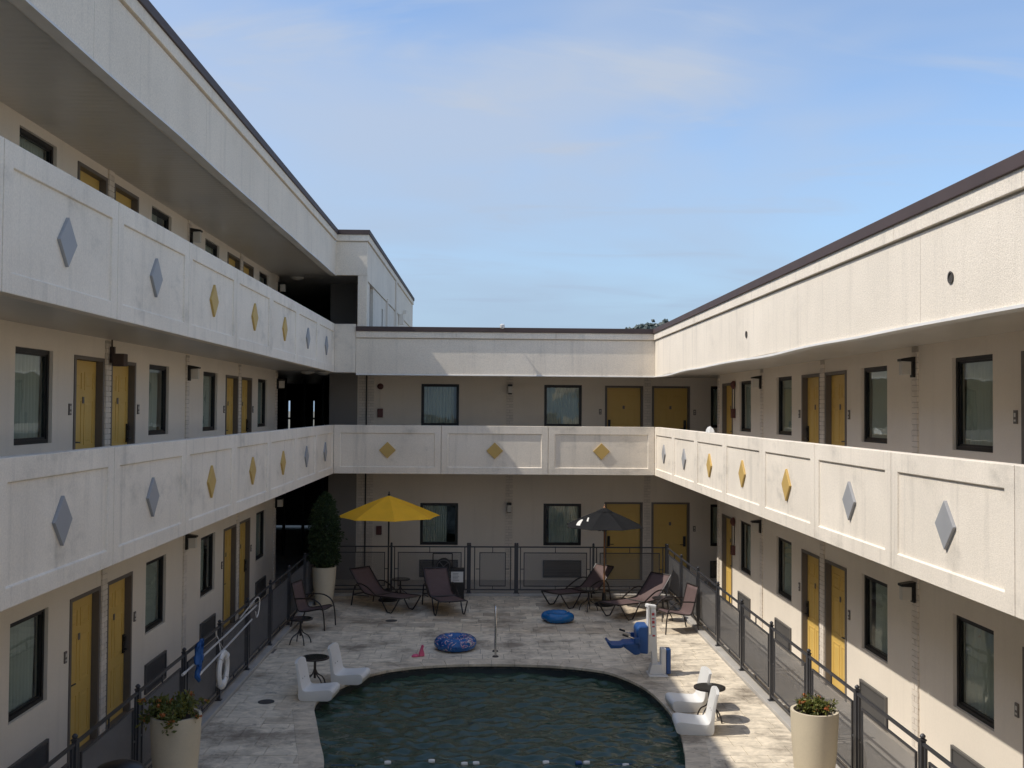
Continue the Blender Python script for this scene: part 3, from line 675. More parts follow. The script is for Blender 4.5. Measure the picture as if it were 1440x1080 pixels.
# lower part of the side wall, with a recessed door near the corner and a slot window
for a, b in ((26.235, 26.9), (27.75, 30.0), (30.35, 33.0), (33.01, 36.5), (36.51, 41.97)):
    m = MB(); m.box(fx1-.18, fx1-.03, a, b, 6.36, 7.915); m.build('side_panel', STUCCO, SBK)
m = MB(); m.box(fx1-.18, fx1-.03, 30.0, 30.35, 6.36, 6.6); m.box(fx1-.18, fx1-.03, 30.0, 30.35, 7.6, 7.915); m.build('side_panel', STUCCO, SBK)
m = MB(); m.box(fx1-.16, fx1-.12, 26.9, 27.75, 6.36, 7.915); m.build('side_door', FRAMEC, SBK)
m = MB(); m.box(fx1-.16, fx1-.10, 30.0, 30.35, 6.6, 7.6); m.build('slot_window', BLACK, SBK)
m = MB(); m.tube([(fx1+.02, 31.2, 6.4), (fx1+.02, 31.2, 8.0)], .03, 8); m.tube([(fx1+.03, 34.0, 6.4), (fx1+.03, 34.0, 8.9)], .035, 8); m.tube([(fx1+.03, 32.4, 6.9), (fx1+.14, 32.4, 6.9), (fx1+.14, 32.4, 7.15)], .03, 8)
m.box(fx1+.0, fx1+.14, 35.6, 35.8, 7.6, 7.95); m.box(fx1+.023, fx1+.12, 37.0, 37.12, 8.1, 8.22); m.build('wall_pipes', WALL, SBK, True)
m = MB(); m.box(-3.27, fx1, BY+.001, BY+.17, 6.762, 8.046); m.build('corner_post', STUCCO, SBK, bevel=.006)
m = MB(); m.box(-3.83, -3.305, BY+.0, BY+.14, 5.60, 6.82); m.build('parapet_panel', PANEL, SBK, bevel=.006)
m = MB(); m.box(-3.72, -3.40, BY-.006, BY+.001, 6.62, 6.63); m.box(-3.72, -3.40, BY-.006, BY+.001, 5.77, 5.78); m.build('parapet_groove', PANEL, SBK)
m = MB(); m.box(-4.33, -3.23, YB+.01, YB+.2, 5.8, 8.2); m.build('end_wall', TAUPE, SBK)
m = MB(); m.box(-3.23, -3.20, BY+.18, YB+.2, 6.4, 8.05); m.build('side_wall', TAUPE, SBK)
m = MB(); m.box(-14, -3.25, 26.92, 41.9, 8.12, 8.14); m.box(-5.43, -3.25, BY+.19, 26.915, 8.12, 8.14); m.build('soffit', SOFFIT, SBK)
m = MB(); m.box(-14, fx1-.2, BY+.2, 41.9, 8.70, 8.76); m.build('roof', ROOFM, SBK)
m = MB(); m.box(-14, -3.31, BY+.15, 41.8, F3-.133, F3-.004); m.build('walkway_slab', CONC, SBK)
m = MB(); m.box(-14, -3.31, BY+.15, 41.8, F3-.149, F3-.137); m.build('soffit', SOFFIT, SBK)
m = MB(); m.box(-14, -4.34, YB+6.6, 41.8, F2-.13, F2); m.build('walkway_slab', CONC, SBK)
m = MB(); m.box(-4.33, -4.15, YB+.21, 41.8, 0.03, 8.11); m.build('shade_wall', SHADEW, SBK)
m = MB(); m.box(-14.2, -14.0, 26.9, 41.9, 0, 8.7); m.build('shade_wall', SHADEW, SBK)
m = MB(); m.box(-14, -5.46, 26.925, 26.94, 0, 8.1); m.build('shade_wall', SHADEW, SBK)
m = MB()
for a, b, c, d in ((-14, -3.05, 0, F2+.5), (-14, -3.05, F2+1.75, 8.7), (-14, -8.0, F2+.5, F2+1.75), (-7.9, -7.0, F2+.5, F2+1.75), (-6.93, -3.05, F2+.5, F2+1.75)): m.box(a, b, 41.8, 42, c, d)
m.build('shade_wall', SHADEW, SBK)
m = MB()
for x in (-8.2, -7.6, -7.0, -6.4, -5.8, -5.2, -4.6):
    for z0, z1 in ((.03, F2-.15), (F2, F3-.16)): m.box(x-.04, x+.04, 33.0, 33.1, z0, z1)
for z in (1.1, F2+1.1): m.box(-8.2, -4.34, 33.02, 33.08, z, z+.06)
m.build('door_mullions', BLACK, SBK)
for i, (x, y, z, s) in enumerate(((-5.0, 27.2, 8.12, 'third'), (-4.75, 27.5, F3-.149, 'second'), (-4.4, 27.9, F3-.149, 'second'))):
    o = thing('ceiling_light', ('round white ceiling light in the third floor breezeway', 'round ceiling light over the second floor breezeway, nearer its left side', 'round ceiling light over the second floor breezeway by the grey wall')[i], 'ceiling light', (x, y, z), 0, 'breezeway ceiling lights')
    m = MB(); m.lathe([(.02, -.075), (.11, -.06), (.16, -.025), (.16, -.012)], 20); m.build('diffuser', LAMPG, o, True); m = MB(); m.lathe([(.175, -.02), (.175, 0)], 20); m.build('base', TRIM, o)

# ------------------------------------------------------------------ invented bridge behind the camera, kept open to let light into the court
NW = thing('added_bridge', 'invented open bridge behind the camera, shaped so light passes above and below', 'bridge', (0, YN-2.0, 0), R(180))
parapet(NW, [-4.24, -1.55, 1.14, 3.83], 2.0, P2, (2, 2, 2))
slab(NW, -4.23, 3.82, -1.85, 0, F2-.006); m = MB(); m.box(-4.23, 3.82, .0, .12, P2[0], P2[1]); m.build('rear_parapet', PANEL, NW)

# ------------------------------------------------------------------ fences
m = MB(); m.box(-.025, .025, -.025, .025, 0, 1.2); m.box(-.032, .032, -.032, .032, 1.2, 1.215); m.lathe([(.012, 1.215), (.03, 1.235), (.03, 1.25), (.012, 1.27)], 10); m.box(-.05, .05, -.05, .05, 0, .012); POST = m.mesh('post', FENCE)
m = MB(); m.box(-.013, .013, -.013, .013, .10, 1.16); PICK = m.mesh('picket', FENCE)
def pframe(w):
    m = MB(); ring_rect(m, -w/2, w/2, .17, 1.03, .022, -.012, .012)
    for x, z0, z1 in ((0, 1.03, 1.15), (0, .10, .17)): m.box(x-.009, x+.009, -.009, .009, z0, z1)
    for s in (-1, 1): m.box(min(s*w/2, s*(w/2+.09)), max(s*w/2, s*(w/2+.09)), -.009, .009, .60, .618)
    return m.mesh('panel_frame', FENCE)
def wires(w):
    m = MB(); p = .0135; t = .0012
    nz = int((1.03-.17-.04)/p)
    for i in range(nz): z = .195+i*p; m.box(-w/2+.02, w/2-.02, -t, t, z-t, z+t)
    nx = int((w-.04)/p)
    for i in range(nx): x = -w/2+.025+i*p; m.box(x-t, x+t, -t*.8, t*.8, .19, 1.012)
    return m.mesh('mesh_screen', FENCEM, fix=False)
PF, WR = {}, {}
def fence(label, p0, p1, us, name='fence', cat='fence', gaps=.08, ends=(1, 1)):
    a, b = Vector(p0), Vector(p1); L_ = (b-a).length; rz = math.atan2(b.y-a.y, b.x-a.x)
    o = thing(name, label, cat, (a.x, a.y, .055), rz, None)
    for i, u in enumerate(us):
        if (i == 0 and not ends[0]) or (i == len(us)-1 and not ends[1]): continue
        put('post', POST, o, (u, 0, 0))
    m = MB(); m.box(us[0]+.02, us[-1]-.02, -.016, .016, 1.15, 1.182); m.build('top_rail', FENCE, o)
    m = MB(); m.box(us[0]+.02, us[-1]-.02, -.014, .014, .075, .105); m.build('bottom_rail', FENCE, o)
    for i in range(len(us)-1):
        u0, u1 = us[i], us[i+1]; w = round(u1-u0-4*gaps, 2)
        put('picket', PICK, o, (u0+gaps, 0, 0)); put('picket', PICK, o, (u1-gaps, 0, 0))
        if w not in PF: PF[w] = pframe(w); WR[w] = wires(w)
        f = put('panel_frame', PF[w], o, ((u0+u1)/2, 0, 0)); tag(put('mesh_screen', WR[w], f), kind='stuff')
    return o
YF, XFR, XFL = 26.31, 4.61, -4.22
us = [1.93*i for i in range(14)]
fence('dark steel mesh panel fence along the sunlit side of the pool deck', (XFR, YF), (XFR, YN), [.08]+us[1:])
fence('dark steel mesh panel fence along the shaded side of the pool deck', (XFL, YF), (XFL, YN), [.08]+us[1:])
fence('dark mesh panel fence beside the tall evergreen planter, ending at the gate', (-4.22, YF), (-.45, YF), [.05, 1.84, 3.77])
fence('dark mesh panel fence from the gate to the sunlit corner of the deck', (.80, YF), (4.61, YF), [0, 1.93, 3.78])
fence('narrow dark steel gate with one mesh panel in the end fence', (-.40, YF), (.75, YF), [0, 1.15], 'gate', 'gate', .12)

# ------------------------------------------------------------------ deck furniture
def lounger_proto():
    o = thing('lounge_chair', '', 'lounge chair', group='brown sling chaise lounges on the pool deck')
    prof = [(.98, .37), (.8, .36), (.5, .345), (.1, .325), (-.22, .33), (-.33, .36), (-.47, .46), (-.66, .64), (-.86, .85)]
    pr = [(p.x, p.z) for p in spline([(a, 0, b) for a, b in prof], 5)]
    rows = [[(x, y, z-.018*(1-(y/.29)**2)) for y in (-.29, -.2, -.1, 0, .1, .2, .29)] for x, z in pr]
    m = MB(); m.strip(rows); s = m.build('sling', SLING, o, True, fix=False); sd = s.modifiers.new('thick', 'SOLIDIFY'); sd.thickness = .008
    m = MB()
    for y in (-.30, .30): m.tube([(x, y, z) for x, z in pr], .017, 7)
    for i in (0, 16, len(pr)-1): m.tube([(pr[i][0], -.30, pr[i][1]), (pr[i][0], .30, pr[i][1])], .015, 6)
    m.build('side_rails', TUBEB, o, True)
    for y in (-.335, .335):
        m = MB(); m.tube(spline([(.30, y, .34), (.40, y, .20), (.55, y, .02), (.62, y, .012), (.70, y, .02), (.84, y, .19), (.96, y, .36)], 4), .016, 6); m.build('leg', TUBEB, o, True)
        m = MB(); m.tube(spline([(-.74, y, .005), (-.68, y, .28), (-.62, y, .46), (-.48, y, .55), (-.25, y, .53), (.0, y, .42), (.16, y, .335)], 4), .017, 6); m.tube([(-.69, y, .26), (-.1, y, .30)], .012, 6); m.build('arm', TUBEB, o, True)
    m = MB(); m.tube([(-.69, -.33, .27), (-.69, .33, .27)], .012, 6); m.tube([(.62, -.33, .014), (.62, .33, .014)], .010, 6) if False else None; m.build('cross_bar', TUBEB, o, True)
    return o
LCH = lounger_proto()
def face(dx_, dy_): return math.atan2(dy_, dx_)
LS = [((-2.43, 24.66), face(.945, -.90), 'brown sling chaise lounge under the yellow parasol, beside the evergreen planter'),
      ((-.99, 24.42), face(.27, -.96), 'brown sling chaise lounge in front of the black bin with a notice'),
      ((2.30, 25.25), face(-.77, -.63), 'brown chaise lounge with sunlit backrest, its foot towards the plain blue float'),
      ((3.50, 23.92), face(-.75, -.66), 'brown chaise lounge beside the sling armchair by the sunlit fence')]
for i, ((x, y), rz, lb) in enumerate(LS):
    if i == 0: LCH.location = (x, y, 0); LCH.rotation_euler = (0, 0, rz); LCH['label'] = lb
    else: dup(LCH, (x, y, 0), rz, lb)
def arm_chair():
    o = thing('armchair', '', 'chair', group='brown sling armchairs on the pool deck')
    prof = [(.30, .43), (.22, .445), (0, .40), (-.2, .375), (-.27, .42), (-.33, .60), (-.42, .96)]
    pr = [(p.x, p.z) for p in spline([(a, 0, b) for a, b in prof], 5)]
    m = MB(); m.strip([[(x, y, z-.015*(1-(y/.25)**2)) for y in (-.25, -.12, 0, .12, .25)] for x, z in pr]); s = m.build('sling', SLING, o, True, fix=False); s.modifiers.new('thick', 'SOLIDIFY').thickness = .008
    m = MB()
    for y in (-.26, .26): m.tube([(x, y, z) for x, z in pr], .015, 7)
    for i in (0, len(pr)-1): m.tube([(pr[i][0], -.26, pr[i][1]), (pr[i][0], .26, pr[i][1])], .014, 6)
    m.build('side_rails', TUBEB, o, True)
    for y in (-.30, .30):
        m = MB(); m.tube(spline([(.36, y, .005), (.33, y, .35), (.26, y, .55), (.08, y, .655), (-.15, y, .66), (-.34, y*.93, .64)], 5), .015, 7); m.build('arm', TUBEB, o, True)
        m = MB(); m.tube(spline([(-.42, y, .005), (-.36, y, .25), (-.28, y*.93, .42), (-.30, y*.93, .52)], 4), .015, 7); m.build('leg', TUBEB, o, True)
    return o
AC = arm_chair(); AC.location = (4.05, 22.14, 0); AC.rotation_euler = (0, 0, R(196)); AC['label'] = 'brown sling armchair standing in sun by the corner of the mesh fence'
dup(AC, (-3.66, 22.42, 0), R(-14), 'dark sling armchair in shade, between evergreen planter and small round table')
def side_table():
    o = thing('side_table', '', 'table', group='small round patio side tables')
    m = MB(); m.lathe([(.215, .482), (.24, .486), (.24, .508), (.215, .510)], 28); m.build('table_top', TUBEB, o, True)
    m = MB(); m.lathe([(.212, .5095), (.212, .514)], 28); m.build('glass_inset', GLASSD, o)
    m = MB(); m.tube([(0, 0, .16), (0, 0, .485)], .022, 10); m.build('column', TUBEB, o, True)
    for k in range(4):
        a = k*math.pi/2+.5; c, s = math.cos(a), math.sin(a)
        m = MB(); m.tube(spline([(.015*c, .015*s, .30), (.06*c, .06*s, .22), (.15*c, .15*s, .16), (.20*c, .20*s, .08), (.22*c, .22*s, .004)], 4), .012, 6); m.build('leg', TUBEB, o, True)
    return o
GLASSD = mat('dark_glass_top', (.035, .034, .032), .12, .05, 3)
ST = side_table(); ST.location = (-3.68, 20.86, 0); ST['label'] = 'round side table in front of the shaded sling armchair'
for (x, y), lb in (((-2.86, 17.62), 'round side table between the two white ledge chairs in shade'), ((3.42, 15.78), 'round glass side table between the two sunlit white ledge chairs'),
                   ((-2.10, 25.72), 'small table at the foot of the yellow parasol'), ((2.42, 24.36), 'round side table between the two chaise lounges by the grey parasol'),
                   ((3.98, 23.25), 'round side table between chaise lounge and armchair at the sunlit fence')):
    dup(ST, (x, y, 0), x, lb)
def ledge_chair():
    o = thing('ledge_chair', '', 'chair', group='white moulded pool ledge chairs')
    # profile x forward, z up
    top = [(.315, .03), (.335, .10), (.32, .16), (.26, .182), (.10, .165), (-.08, .152), (-.145, .165), (-.172, .22), (-.205, .40), (-.255, .62)]
    bot = [(-.298, .615), (-.252, .40), (-.226, .20), (-.215, .03), (-.12, .0), (.10, .0), (.26, .006)]
    prof = [(p.x, p.z) for p in spline([(a, 0, b) for a, b in top], 4)]+[(p.x, p.z) for p in spline([(a, 0, b) for a, b in bot], 4)]
    nW = 11; rows = []; n_ = len(prof)
    m = MB(); ysl = [-.25+.50*i/(nW-1) for i in range(nW)]
    for y in ysl:
        e_ = abs(y)/.25; row = []
        for x, z in prof:
            dish = .018*(1-e_*e_)                       # shallow dish across seat and back
            tz = max(0, (z-.22)/.44)
            row.append((x-(dish if z > .25 else 0), y*(1-.13*tz), max(z-(dish if .12 < z <= .25 else 0)-(.03*max(0, e_-.6)/.4 if z > .6 else 0), 0.0)))
        rows.append(row+[row[0]])
    m.strip(rows); k0 = 0
    m.add(rows[0][:-1], [tuple(range(n_))]); m.add(rows[-1][:-1], [tuple(range(n_))[::-1]])
    me_ = m.mesh('shell', WHITEP, True); bm_ = bmesh.new(); bm_.from_mesh(me_); bmesh.ops.remove_doubles(bm_, verts=bm_.verts[:], dist=1e-5); bmesh.ops.recalc_face_normals(bm_, faces=bm_.faces[:]); bm_.to_mesh(me_); bm_.free()
    s = put('shell', me_, o); b = s.modifiers.new('b', 'BEVEL'); b.width = .02; b.segments = 3; b.limit_method = 'ANGLE'; b.angle_limit = R(50)
    m = MB(); 
    for y in (-.06, .06): m.lathe([(.012, 0), (.012, .004)], 10, (0, 0, 0)) if False else m.box(-.2085, -.2045, y-.01, y+.01, .30, .32)
    m.build('drain_holes', LID, o)
    m = MB()
    for y in (-.2, .2): m.box(-.2, .2, y-.03, y+.03, -.002, .03)
    m.build('feet', WHITEP, o)
    return o
LC = ledge_chair(); LC.location = (-2.74, 17.02, .006); LC.rotation_euler = (0, 0, R(-6)); LC['label'] = 'white ledge chair in shade, near the round drain lid, beside small table'
for (x, y), a, lb in (((-2.36, 18.02), -10, 'white ledge chair in shade at the pool rim, behind the small table'),
                      ((3.24, 16.42), 184, 'sunlit white ledge chair between the pool lift and the glass side table'),
                      ((3.12, 15.28), 176, 'sunlit white ledge chair on the near side of the glass side table')):
    dup(LC, (x, y, .006), R(a), lb)

# parasols
def parasol(label, x, y, rr, ztop, zrim, canv, pole, seed, n=8, tilt=0):
    o = thing('parasol', label, 'parasol', (x, y, 0), seed, 'parasols on the pool deck')
    rows = []
    for k in range(7):
        f = k/6; row = []
        for i in range(n*6+1):
            a = 2*math.pi*i/(n*6); ph = (i % 6)/6; flat = math.cos(math.pi/n)/math.cos((ph-.5)*2*math.pi/n); sag = 1-.035*math.sin(ph*math.pi)*f
            rad = max(.015, rr*f*flat*sag); z = ztop-(ztop-zrim)*(f**1.12)-.03*math.sin(ph*math.pi)*f*(1-f)*2
            row.append((rad*math.cos(a), rad*math.sin(a), z))
        rows.append(row)
    va = [tuple((p[0]*1.003, p[1]*1.003, p[2]-.07) if True else p) for p in rows[-1]]
    m = MB(); m.strip(rows); c = m.build('canopy', canv, o, False, fix=False); c.modifiers.new('t', 'SOLIDIFY').thickness = .005
    m = MB(); m.tube([(0, 0, .06), (0, 0, ztop+.02)], .021, 10); m.build('pole', pole, o, True)
    m = MB(); m.lathe([(.012, ztop), (.035, ztop+.015), (.03, ztop+.04), (.012, ztop+.07), (.02, ztop+.085), (.004, ztop+.11)], 12); m.build('finial', pole, o, True)
    for k in range(n):
        a = 2*math.pi*k/n; c_, s_ = math.cos(a), math.sin(a)
        m = MB(); m.tube([(.03*c_, .03*s_, ztop-.05), (rr*.97*c_, rr*.97*s_, zrim+.002)], .008, 5); m.tube([(.03*c_, .03*s_, zrim-.12), (rr*.5*c_, rr*.5*s_, ztop-(ztop-zrim)*.46-.02)], .007, 5); m.build('rib', TUBEB, o)
    m = MB(); m.lathe([(.23, 0), (.24, .03), (.20, .06), (.06, .09), (.045, .30), (.03, .31)], 24); m.build('base', BLACK, o, True)
    return o
parasol('open yellow parasol on a dark pole over the chaise lounges', -2.385, 25.55, 1.27, 2.56, 2.06, YELLOW, TUBEB, .2)
gp = parasol('smaller dark grey parasol on a wooden pole beside a chaise lounge', 2.86, 25.02, .98, 2.32, 1.90, GREYC, WOOD, .35)
m = MB(); m.lathe([(.20, 2.262), (.13, 2.30), (.03, 2.345)], 8, cap=False); m.build('vent_cap', GREYC, gp, fix=False)
def on_canopy(a, f):                # a point just above the canopy at angle a, radius fraction f
    ph = (a/(2*math.pi/8)) % 1; fl_ = math.cos(math.pi/8)/math.cos((ph-.5)*2*math.pi/8)
    rad = .98*f*fl_*(1-.035*math.sin(ph*math.pi)*f); z = 2.32-.42*(f**1.12)-.03*math.sin(ph*math.pi)*f*(1-f)*2
    return (rad*math.cos(a), rad*math.sin(a), z+.012)
for a0, a1, f0, f1 in ((R(176), R(184), .62, .88), (R(186), R(191), .50, .66)):
    m = MB(); m.strip([[on_canopy(a0+(a1-a0)*(i/4)+(.05*j), f0+(f1-f0)*j/4) for j in range(5)] for i in range(5)]); m.build('white_mark', PAPER, gp, True, fix=False)  # white strokes laid just above one side of the canopy
# pool lift
o = thing('pool_lift', 'white pool lift with blue seat at the pool rim, partly in sun', 'pool lift', (3.02, 18.50, .0), R(0))
m = MB(); m.box(-.12, .22, -.20, .20, 0, .025); m.prism([(-.11, .025), (.17, .025), (.12, .20), (-.06, .20)], -.10, .10, 'y'); m.build('base', WHITEP, o, bevel=.008)
M_ = Matrix.Translation((-.015, 0, .64)) @ Matrix.Rotation(R(-1.8), 4, 'Y')
m = MB(); m.obox(M_, .10, .10, 1.16); m.build('mast', WHITEP, o, bevel=.012)
m = MB(); m.obox(Matrix.Translation((-.07, 0, 1.215)) @ Matrix.Rotation(R(8), 4, 'Y'), .19, .11, .06); m.build('mast_head', WHITEP, o, bevel=.015)
m = MB(); m.obox(Matrix.Translation((-.118, 0, .83)), .035, .18, .84); m.box(-.10, -.05, -.05, .05, .42, .70); m.build('lift_arm', WHITEP, o, bevel=.006)
m = MB()
for zz, h_ in ((1.08, .045), (1.0, .022), (.94, .05), (.86, .022), (.70, .03)): m.obox(M_ @ Matrix.Translation((-.005, -.052, zz-.64)), .045, .004, h_)
m.build('mast_markings', REDINK, o)
m = MB(); m.box(.10, .20, -.08, .08, .02, .48); m.build('actuator', WHITEP, o, bevel=.02)
m = MB(); m.box(.203, .28, -.09, .09, .03, .47); m.build('battery_box', BLUEP, o, bevel=.012)
m = MB(); m.prism([(-.138, .40), (-.30, .42), (-.345, .50), (-.35, .84), (-.30, .90), (-.138, .90)], -.20, .20, 'y'); m.build('seat_back', BLUEP, o, bevel=.03)
m = MB(); m.prism([(-.28, .40), (-.38, .385), (-.58, .53), (-.57, .59), (-.36, .60), (-.28, .57)], -.20, .20, 'y'); m.build('seat', BLUEP, o, bevel=.02)
m = MB(); m.prism([(-.55, .535), (-.62, .50), (-.80, .495), (-.87, .60), (-.85, .63), (-.78, .56), (-.62, .56), (-.55, .585)], -.17, .17, 'y'); m.build('footrest', BLUEP, o, bevel=.01)
for y in (-.225, .225):
    m = MB(); m.tube([(-.30, y, .66), (-.44, y, .70), (-.56, y, .74)], .013, 8); m.build('armrest', STEEL, o, True)
    m = MB(); m.tube([(-.50, y, .72), (-.60, y, .755)], .019, 8); m.build('arm_grip', BLACK, o)
    m = MB(); m.box(-.40, -.30, y-.024, y+.024, .60, .70); m.build('arm_bracket', BLUEP, o, bevel=.01)
# swim rings
def ring(name, label, x, y, R0, r0, mt, pinch=0, sx=1):
    m = MB(); n1, n2 = 40, 16; rows = []
    for i in range(n1+1):
        a = 2*math.pi*i/n1; row = []
        rr = r0*(1-pinch*max(0, math.cos(2*a))**3) + .004*math.sin(a*14)
        for j in range(n2+1):
            b = 2*math.pi*j/n2; z = r0*.86+rr*math.sin(b)*(.86 if math.sin(b) < 0 else .95)
            row.append(((R0+rr*math.cos(b))*math.cos(a)*sx, (R0+rr*math.cos(b))*math.sin(a), max(z, .002)))
        rows.append(row)
    m.strip(rows); o = m.build(name, mt, None, True, (x, y, .004), .4)
    return tag(o, label, 'swim ring')
ring('swim_ring', 'printed blue swim ring with white and pink pattern on the shaded deck', -.58, 20.42, .275, .145, RINGM)
bf = ring('swim_ring', 'plain bright blue inflatable float lying on the deck near the chaise lounges', 1.61, 23.12, .25, .115, BLUEV, .35, 1.05)
m = MB(); m.lathe([(.012, .19), (.016, .2), (.016, .225), (.01, .23)], 8, (.2, -.16, .0)); m.build('valve', BLUEV, bf)
# pink swim shoes
o = thing('pink_swim_shoes', 'small pink swim shoe pair lying on the deck beside the printed ring', 'shoes', (-1.25, 19.80, .003), .3)
m = MB(); m.lathe([(.02, 0), (.05, .004), (.052, .02), (.03, .05), (.01, .055)], 14); s = m.build('flat_shoe', PINK, o, True, (-.07, 0, 0)); s.scale = (1.5, .8, 1)
m = MB(); m.prism([(-.05, 0), (.06, 0), (.055, .05), (.03, .14), (.05, .2), (.01, .22), (-.02, .13), (-.05, .06)], -.035, .035, 'y'); m.build('upright_shoe', PINK, o, bevel=.015, loc=(.05, .02, 0))
# grab rail at the pool rim
o = thing('pool_handrail', 'stainless pool handrail rising from the deck at the far rim', 'handrail', (.20, 19.62, 0))
m = MB(); m.tube(spline([(0, .62, 0), (0, .62, .4), (0, .58, .78), (0, .44, .92), (0, .26, .90), (0, .19, .75), (0, .18, .4), (0, .18, 0)], 6), .021, 10); m.build('rail', STEEL, o, True)
m = MB(); [m.lathe([(.06, .002), (.055, .018), (.03, .03)], 16, (0, yy, 0)) for yy in (.18, .62)]; m.build('escutcheon', LID, o, True)
# drain lids
for i, (x, y, lb) in enumerate(((-3.49, 16.76, 'dark round drain lid on the shaded deck near the white ledge chairs'), (-2.08, 23.13, 'dark round drain lid in front of the chaise lounge under the yellow parasol'))):
    m = MB(); m.lathe([(.13, -.01), (.13, .004), (.115, .008), (.01, .009)], 24); tag(m.build('drain_lid', LID, None, True, (x, y, .002)), lb, 'drain lid', 'drain lids in the deck')
# float line
o = thing('float_line', 'rope with small white floats and a blue one across the pool', 'float line', (0, 14.35, WZ))
pts = [(-2.1+4.85*i/30, -.03*math.sin(i*.2), .006+.006*math.sin(i*1.3)) for i in range(31)]
m = MB(); m.tube([(a, b, c-.02) for a, b, c in pts], .005, 5); m.build('rope', BLUEP, o, True)
m = MB(); m.lathe([(.010, -.046), (.027, -.042), (.032, 0), (.027, .042), (.010, .046)], 12); fm = m.mesh('float', WHITEP, True); m2_ = MB(); m2_.v = list(m.v); m2_.f = list(m.f); m2_.mi = list(m.mi); fb = m2_.mesh('float', BLUEP, True)
for x, b in ((-1.32, 0), (-.72, 0), (-.27, 0), (-.11, 0), (.85, 0), (1.30, 1), (1.41, 0), (1.95, 0)):
    q = put('float', fb if b else fm, o, (x, 0, wz(x, 14.35)-WZ+.012)); q.rotation_euler = (0, R(90), .1)

# planters and plants
def planter(label, x, y, rt, h):
    o = thing('planter', label, 'planter', (x, y, .002), 0, 'tall round planters')
    m = MB(); m.lathe([(rt*.70, 0), (rt*.78, .15), (rt*.93, h*.55), (rt*.985, h*.85), (rt, h-.03), (rt, h), (rt*.88, h), (rt*.86, h-.06)], 40, cap=False); m.add([(rt*.70*math.cos(a*.157), rt*.70*math.sin(a*.157), 0) for a in range(40)], [tuple(range(40))]); m.build('pot', PLANT, o, True)
    m = MB(); m.lathe([(rt*.87, h-.07), (.01, h-.05)], 30, cap=False); m.build('soil', SOIL, o, True, fix=False); return o
planter('tall tapered cream planter with loose flowering plant, by the shaded fence', -3.68, 12.55, .295, 1.03)
planter('tall tapered cream planter with low plant in sun, by the mesh fence', 4.03, 12.65, .285, 1.06)
planter('pale tapered planter holding the tall evergreen in the shaded corner', -3.87, 25.05, .285, .90)
def leafcloud(name, pts, size, mt, parent, rs, asp=.5, kind='stuff'):
    m = MB()
    for p in pts:
        d = Vector((rs.gauss(0, 1), rs.gauss(0, 1), rs.gauss(.3, 1))).normalized(); e_ = d.cross(Vector((rs.gauss(0, 1), rs.gauss(0, 1), rs.gauss(0, 1)))).normalized()
        s = size*rs.uniform(.6, 1.3); p = Vector(p); n_ = d.cross(e_)*s*.12
        m.add([p, p+d*s*.5+e_*s*asp*.5+n_, p+d*s, p+d*s*.5-e_*s*asp*.5+n_], [(0, 1, 2, 3)])
    return tag(m.build(name, mt, parent, fix=False), kind=kind)
rs = random.Random(11)
o = thing('evergreen_tree', 'dense columnar evergreen growing in the pale planter by the breezeway', 'tree', (-3.87, 25.05, .85))
m = MB(); m.tube([(0, 0, -.02), (.01, 0, .6), (0, .01, 1.5)], [.03, .025, .01], 7)
for k in range(14): a = k*2.4; z = .15+k*.1; m.tube([(0, 0, z), (.2*math.cos(a), .2*math.sin(a), z+.18)], [.012, .005], 5)
m.build('trunk', BARK, o, True)
pts = []
while len(pts) < 9000:
    z = rs.uniform(.0, 1.80); t = z/1.80; rad = .36*min(1, (t/.10)**.6)*(1-max(0, (t-.45)/.55)**2.0)**.6 if t < 1 else 0
    a = rs.uniform(0, 6.283); lob = 1+.34*mn.noise((math.cos(a)*2.4, math.sin(a)*2.4, z*3.4))+.22*mn.noise((math.cos(a)*6, math.sin(a)*6, z*9)); rr = rad*lob*(rs.random()**.28)
    pts.append((rr*math.cos(a), rr*math.sin(a), z))
leafcloud('crown', pts, .068, LEAFD, o, rs, .45)
def bush(label, x, y, z, rx, hh, nleaf, droop, nflow, seed, size):
    rs = random.Random(seed); o = thing('flower_plant', label, 'plant', (x, y, z))
    m = MB(); pts = []; fl = []
    for k in range(46):
        a = rs.uniform(0, 6.283); r1 = rx*rs.uniform(.3, 1.25); h1 = hh*rs.uniform(.5, 1.1)
        P = spline([(rs.uniform(-.08, .08), rs.uniform(-.08, .08), -.02), (.5*r1*math.cos(a), .5*r1*math.sin(a), h1*.75), (r1*math.cos(a), r1*math.sin(a), h1-droop*rs.random()*(r1 > rx*.8))], 5)
        m.tube(P, .004, 4)
        for q in P[3:]:
            for _ in range(nleaf): pts.append((q.x+rs.gauss(0, .022), q.y+rs.gauss(0, .022), q.z+rs.gauss(0, .018)))
        if rs.random() < nflow: fl += [(P[-1].x+rs.gauss(0, .015), P[-1].y+rs.gauss(0, .015), P[-1].z+.012+rs.gauss(0, .008)) for _ in range(12)]
    m.build('stems', BARK, o); leafcloud('foliage', pts, size, LEAFG, o, rs, .5)
    if fl: leafcloud('flowers', fl, .03, LEAFR, o, rs, .9)
bush('leafy plant with small orange flowers spilling from the planter by the shaded fence', -3.68, 12.55, .975, .34, .22, 6, .2, .3, 3, .06)
bush('low green plant with orange flowers in the sunlit planter', 4.03, 12.65, 1.005, .20, .15, 6, .0, .25, 8, .05)

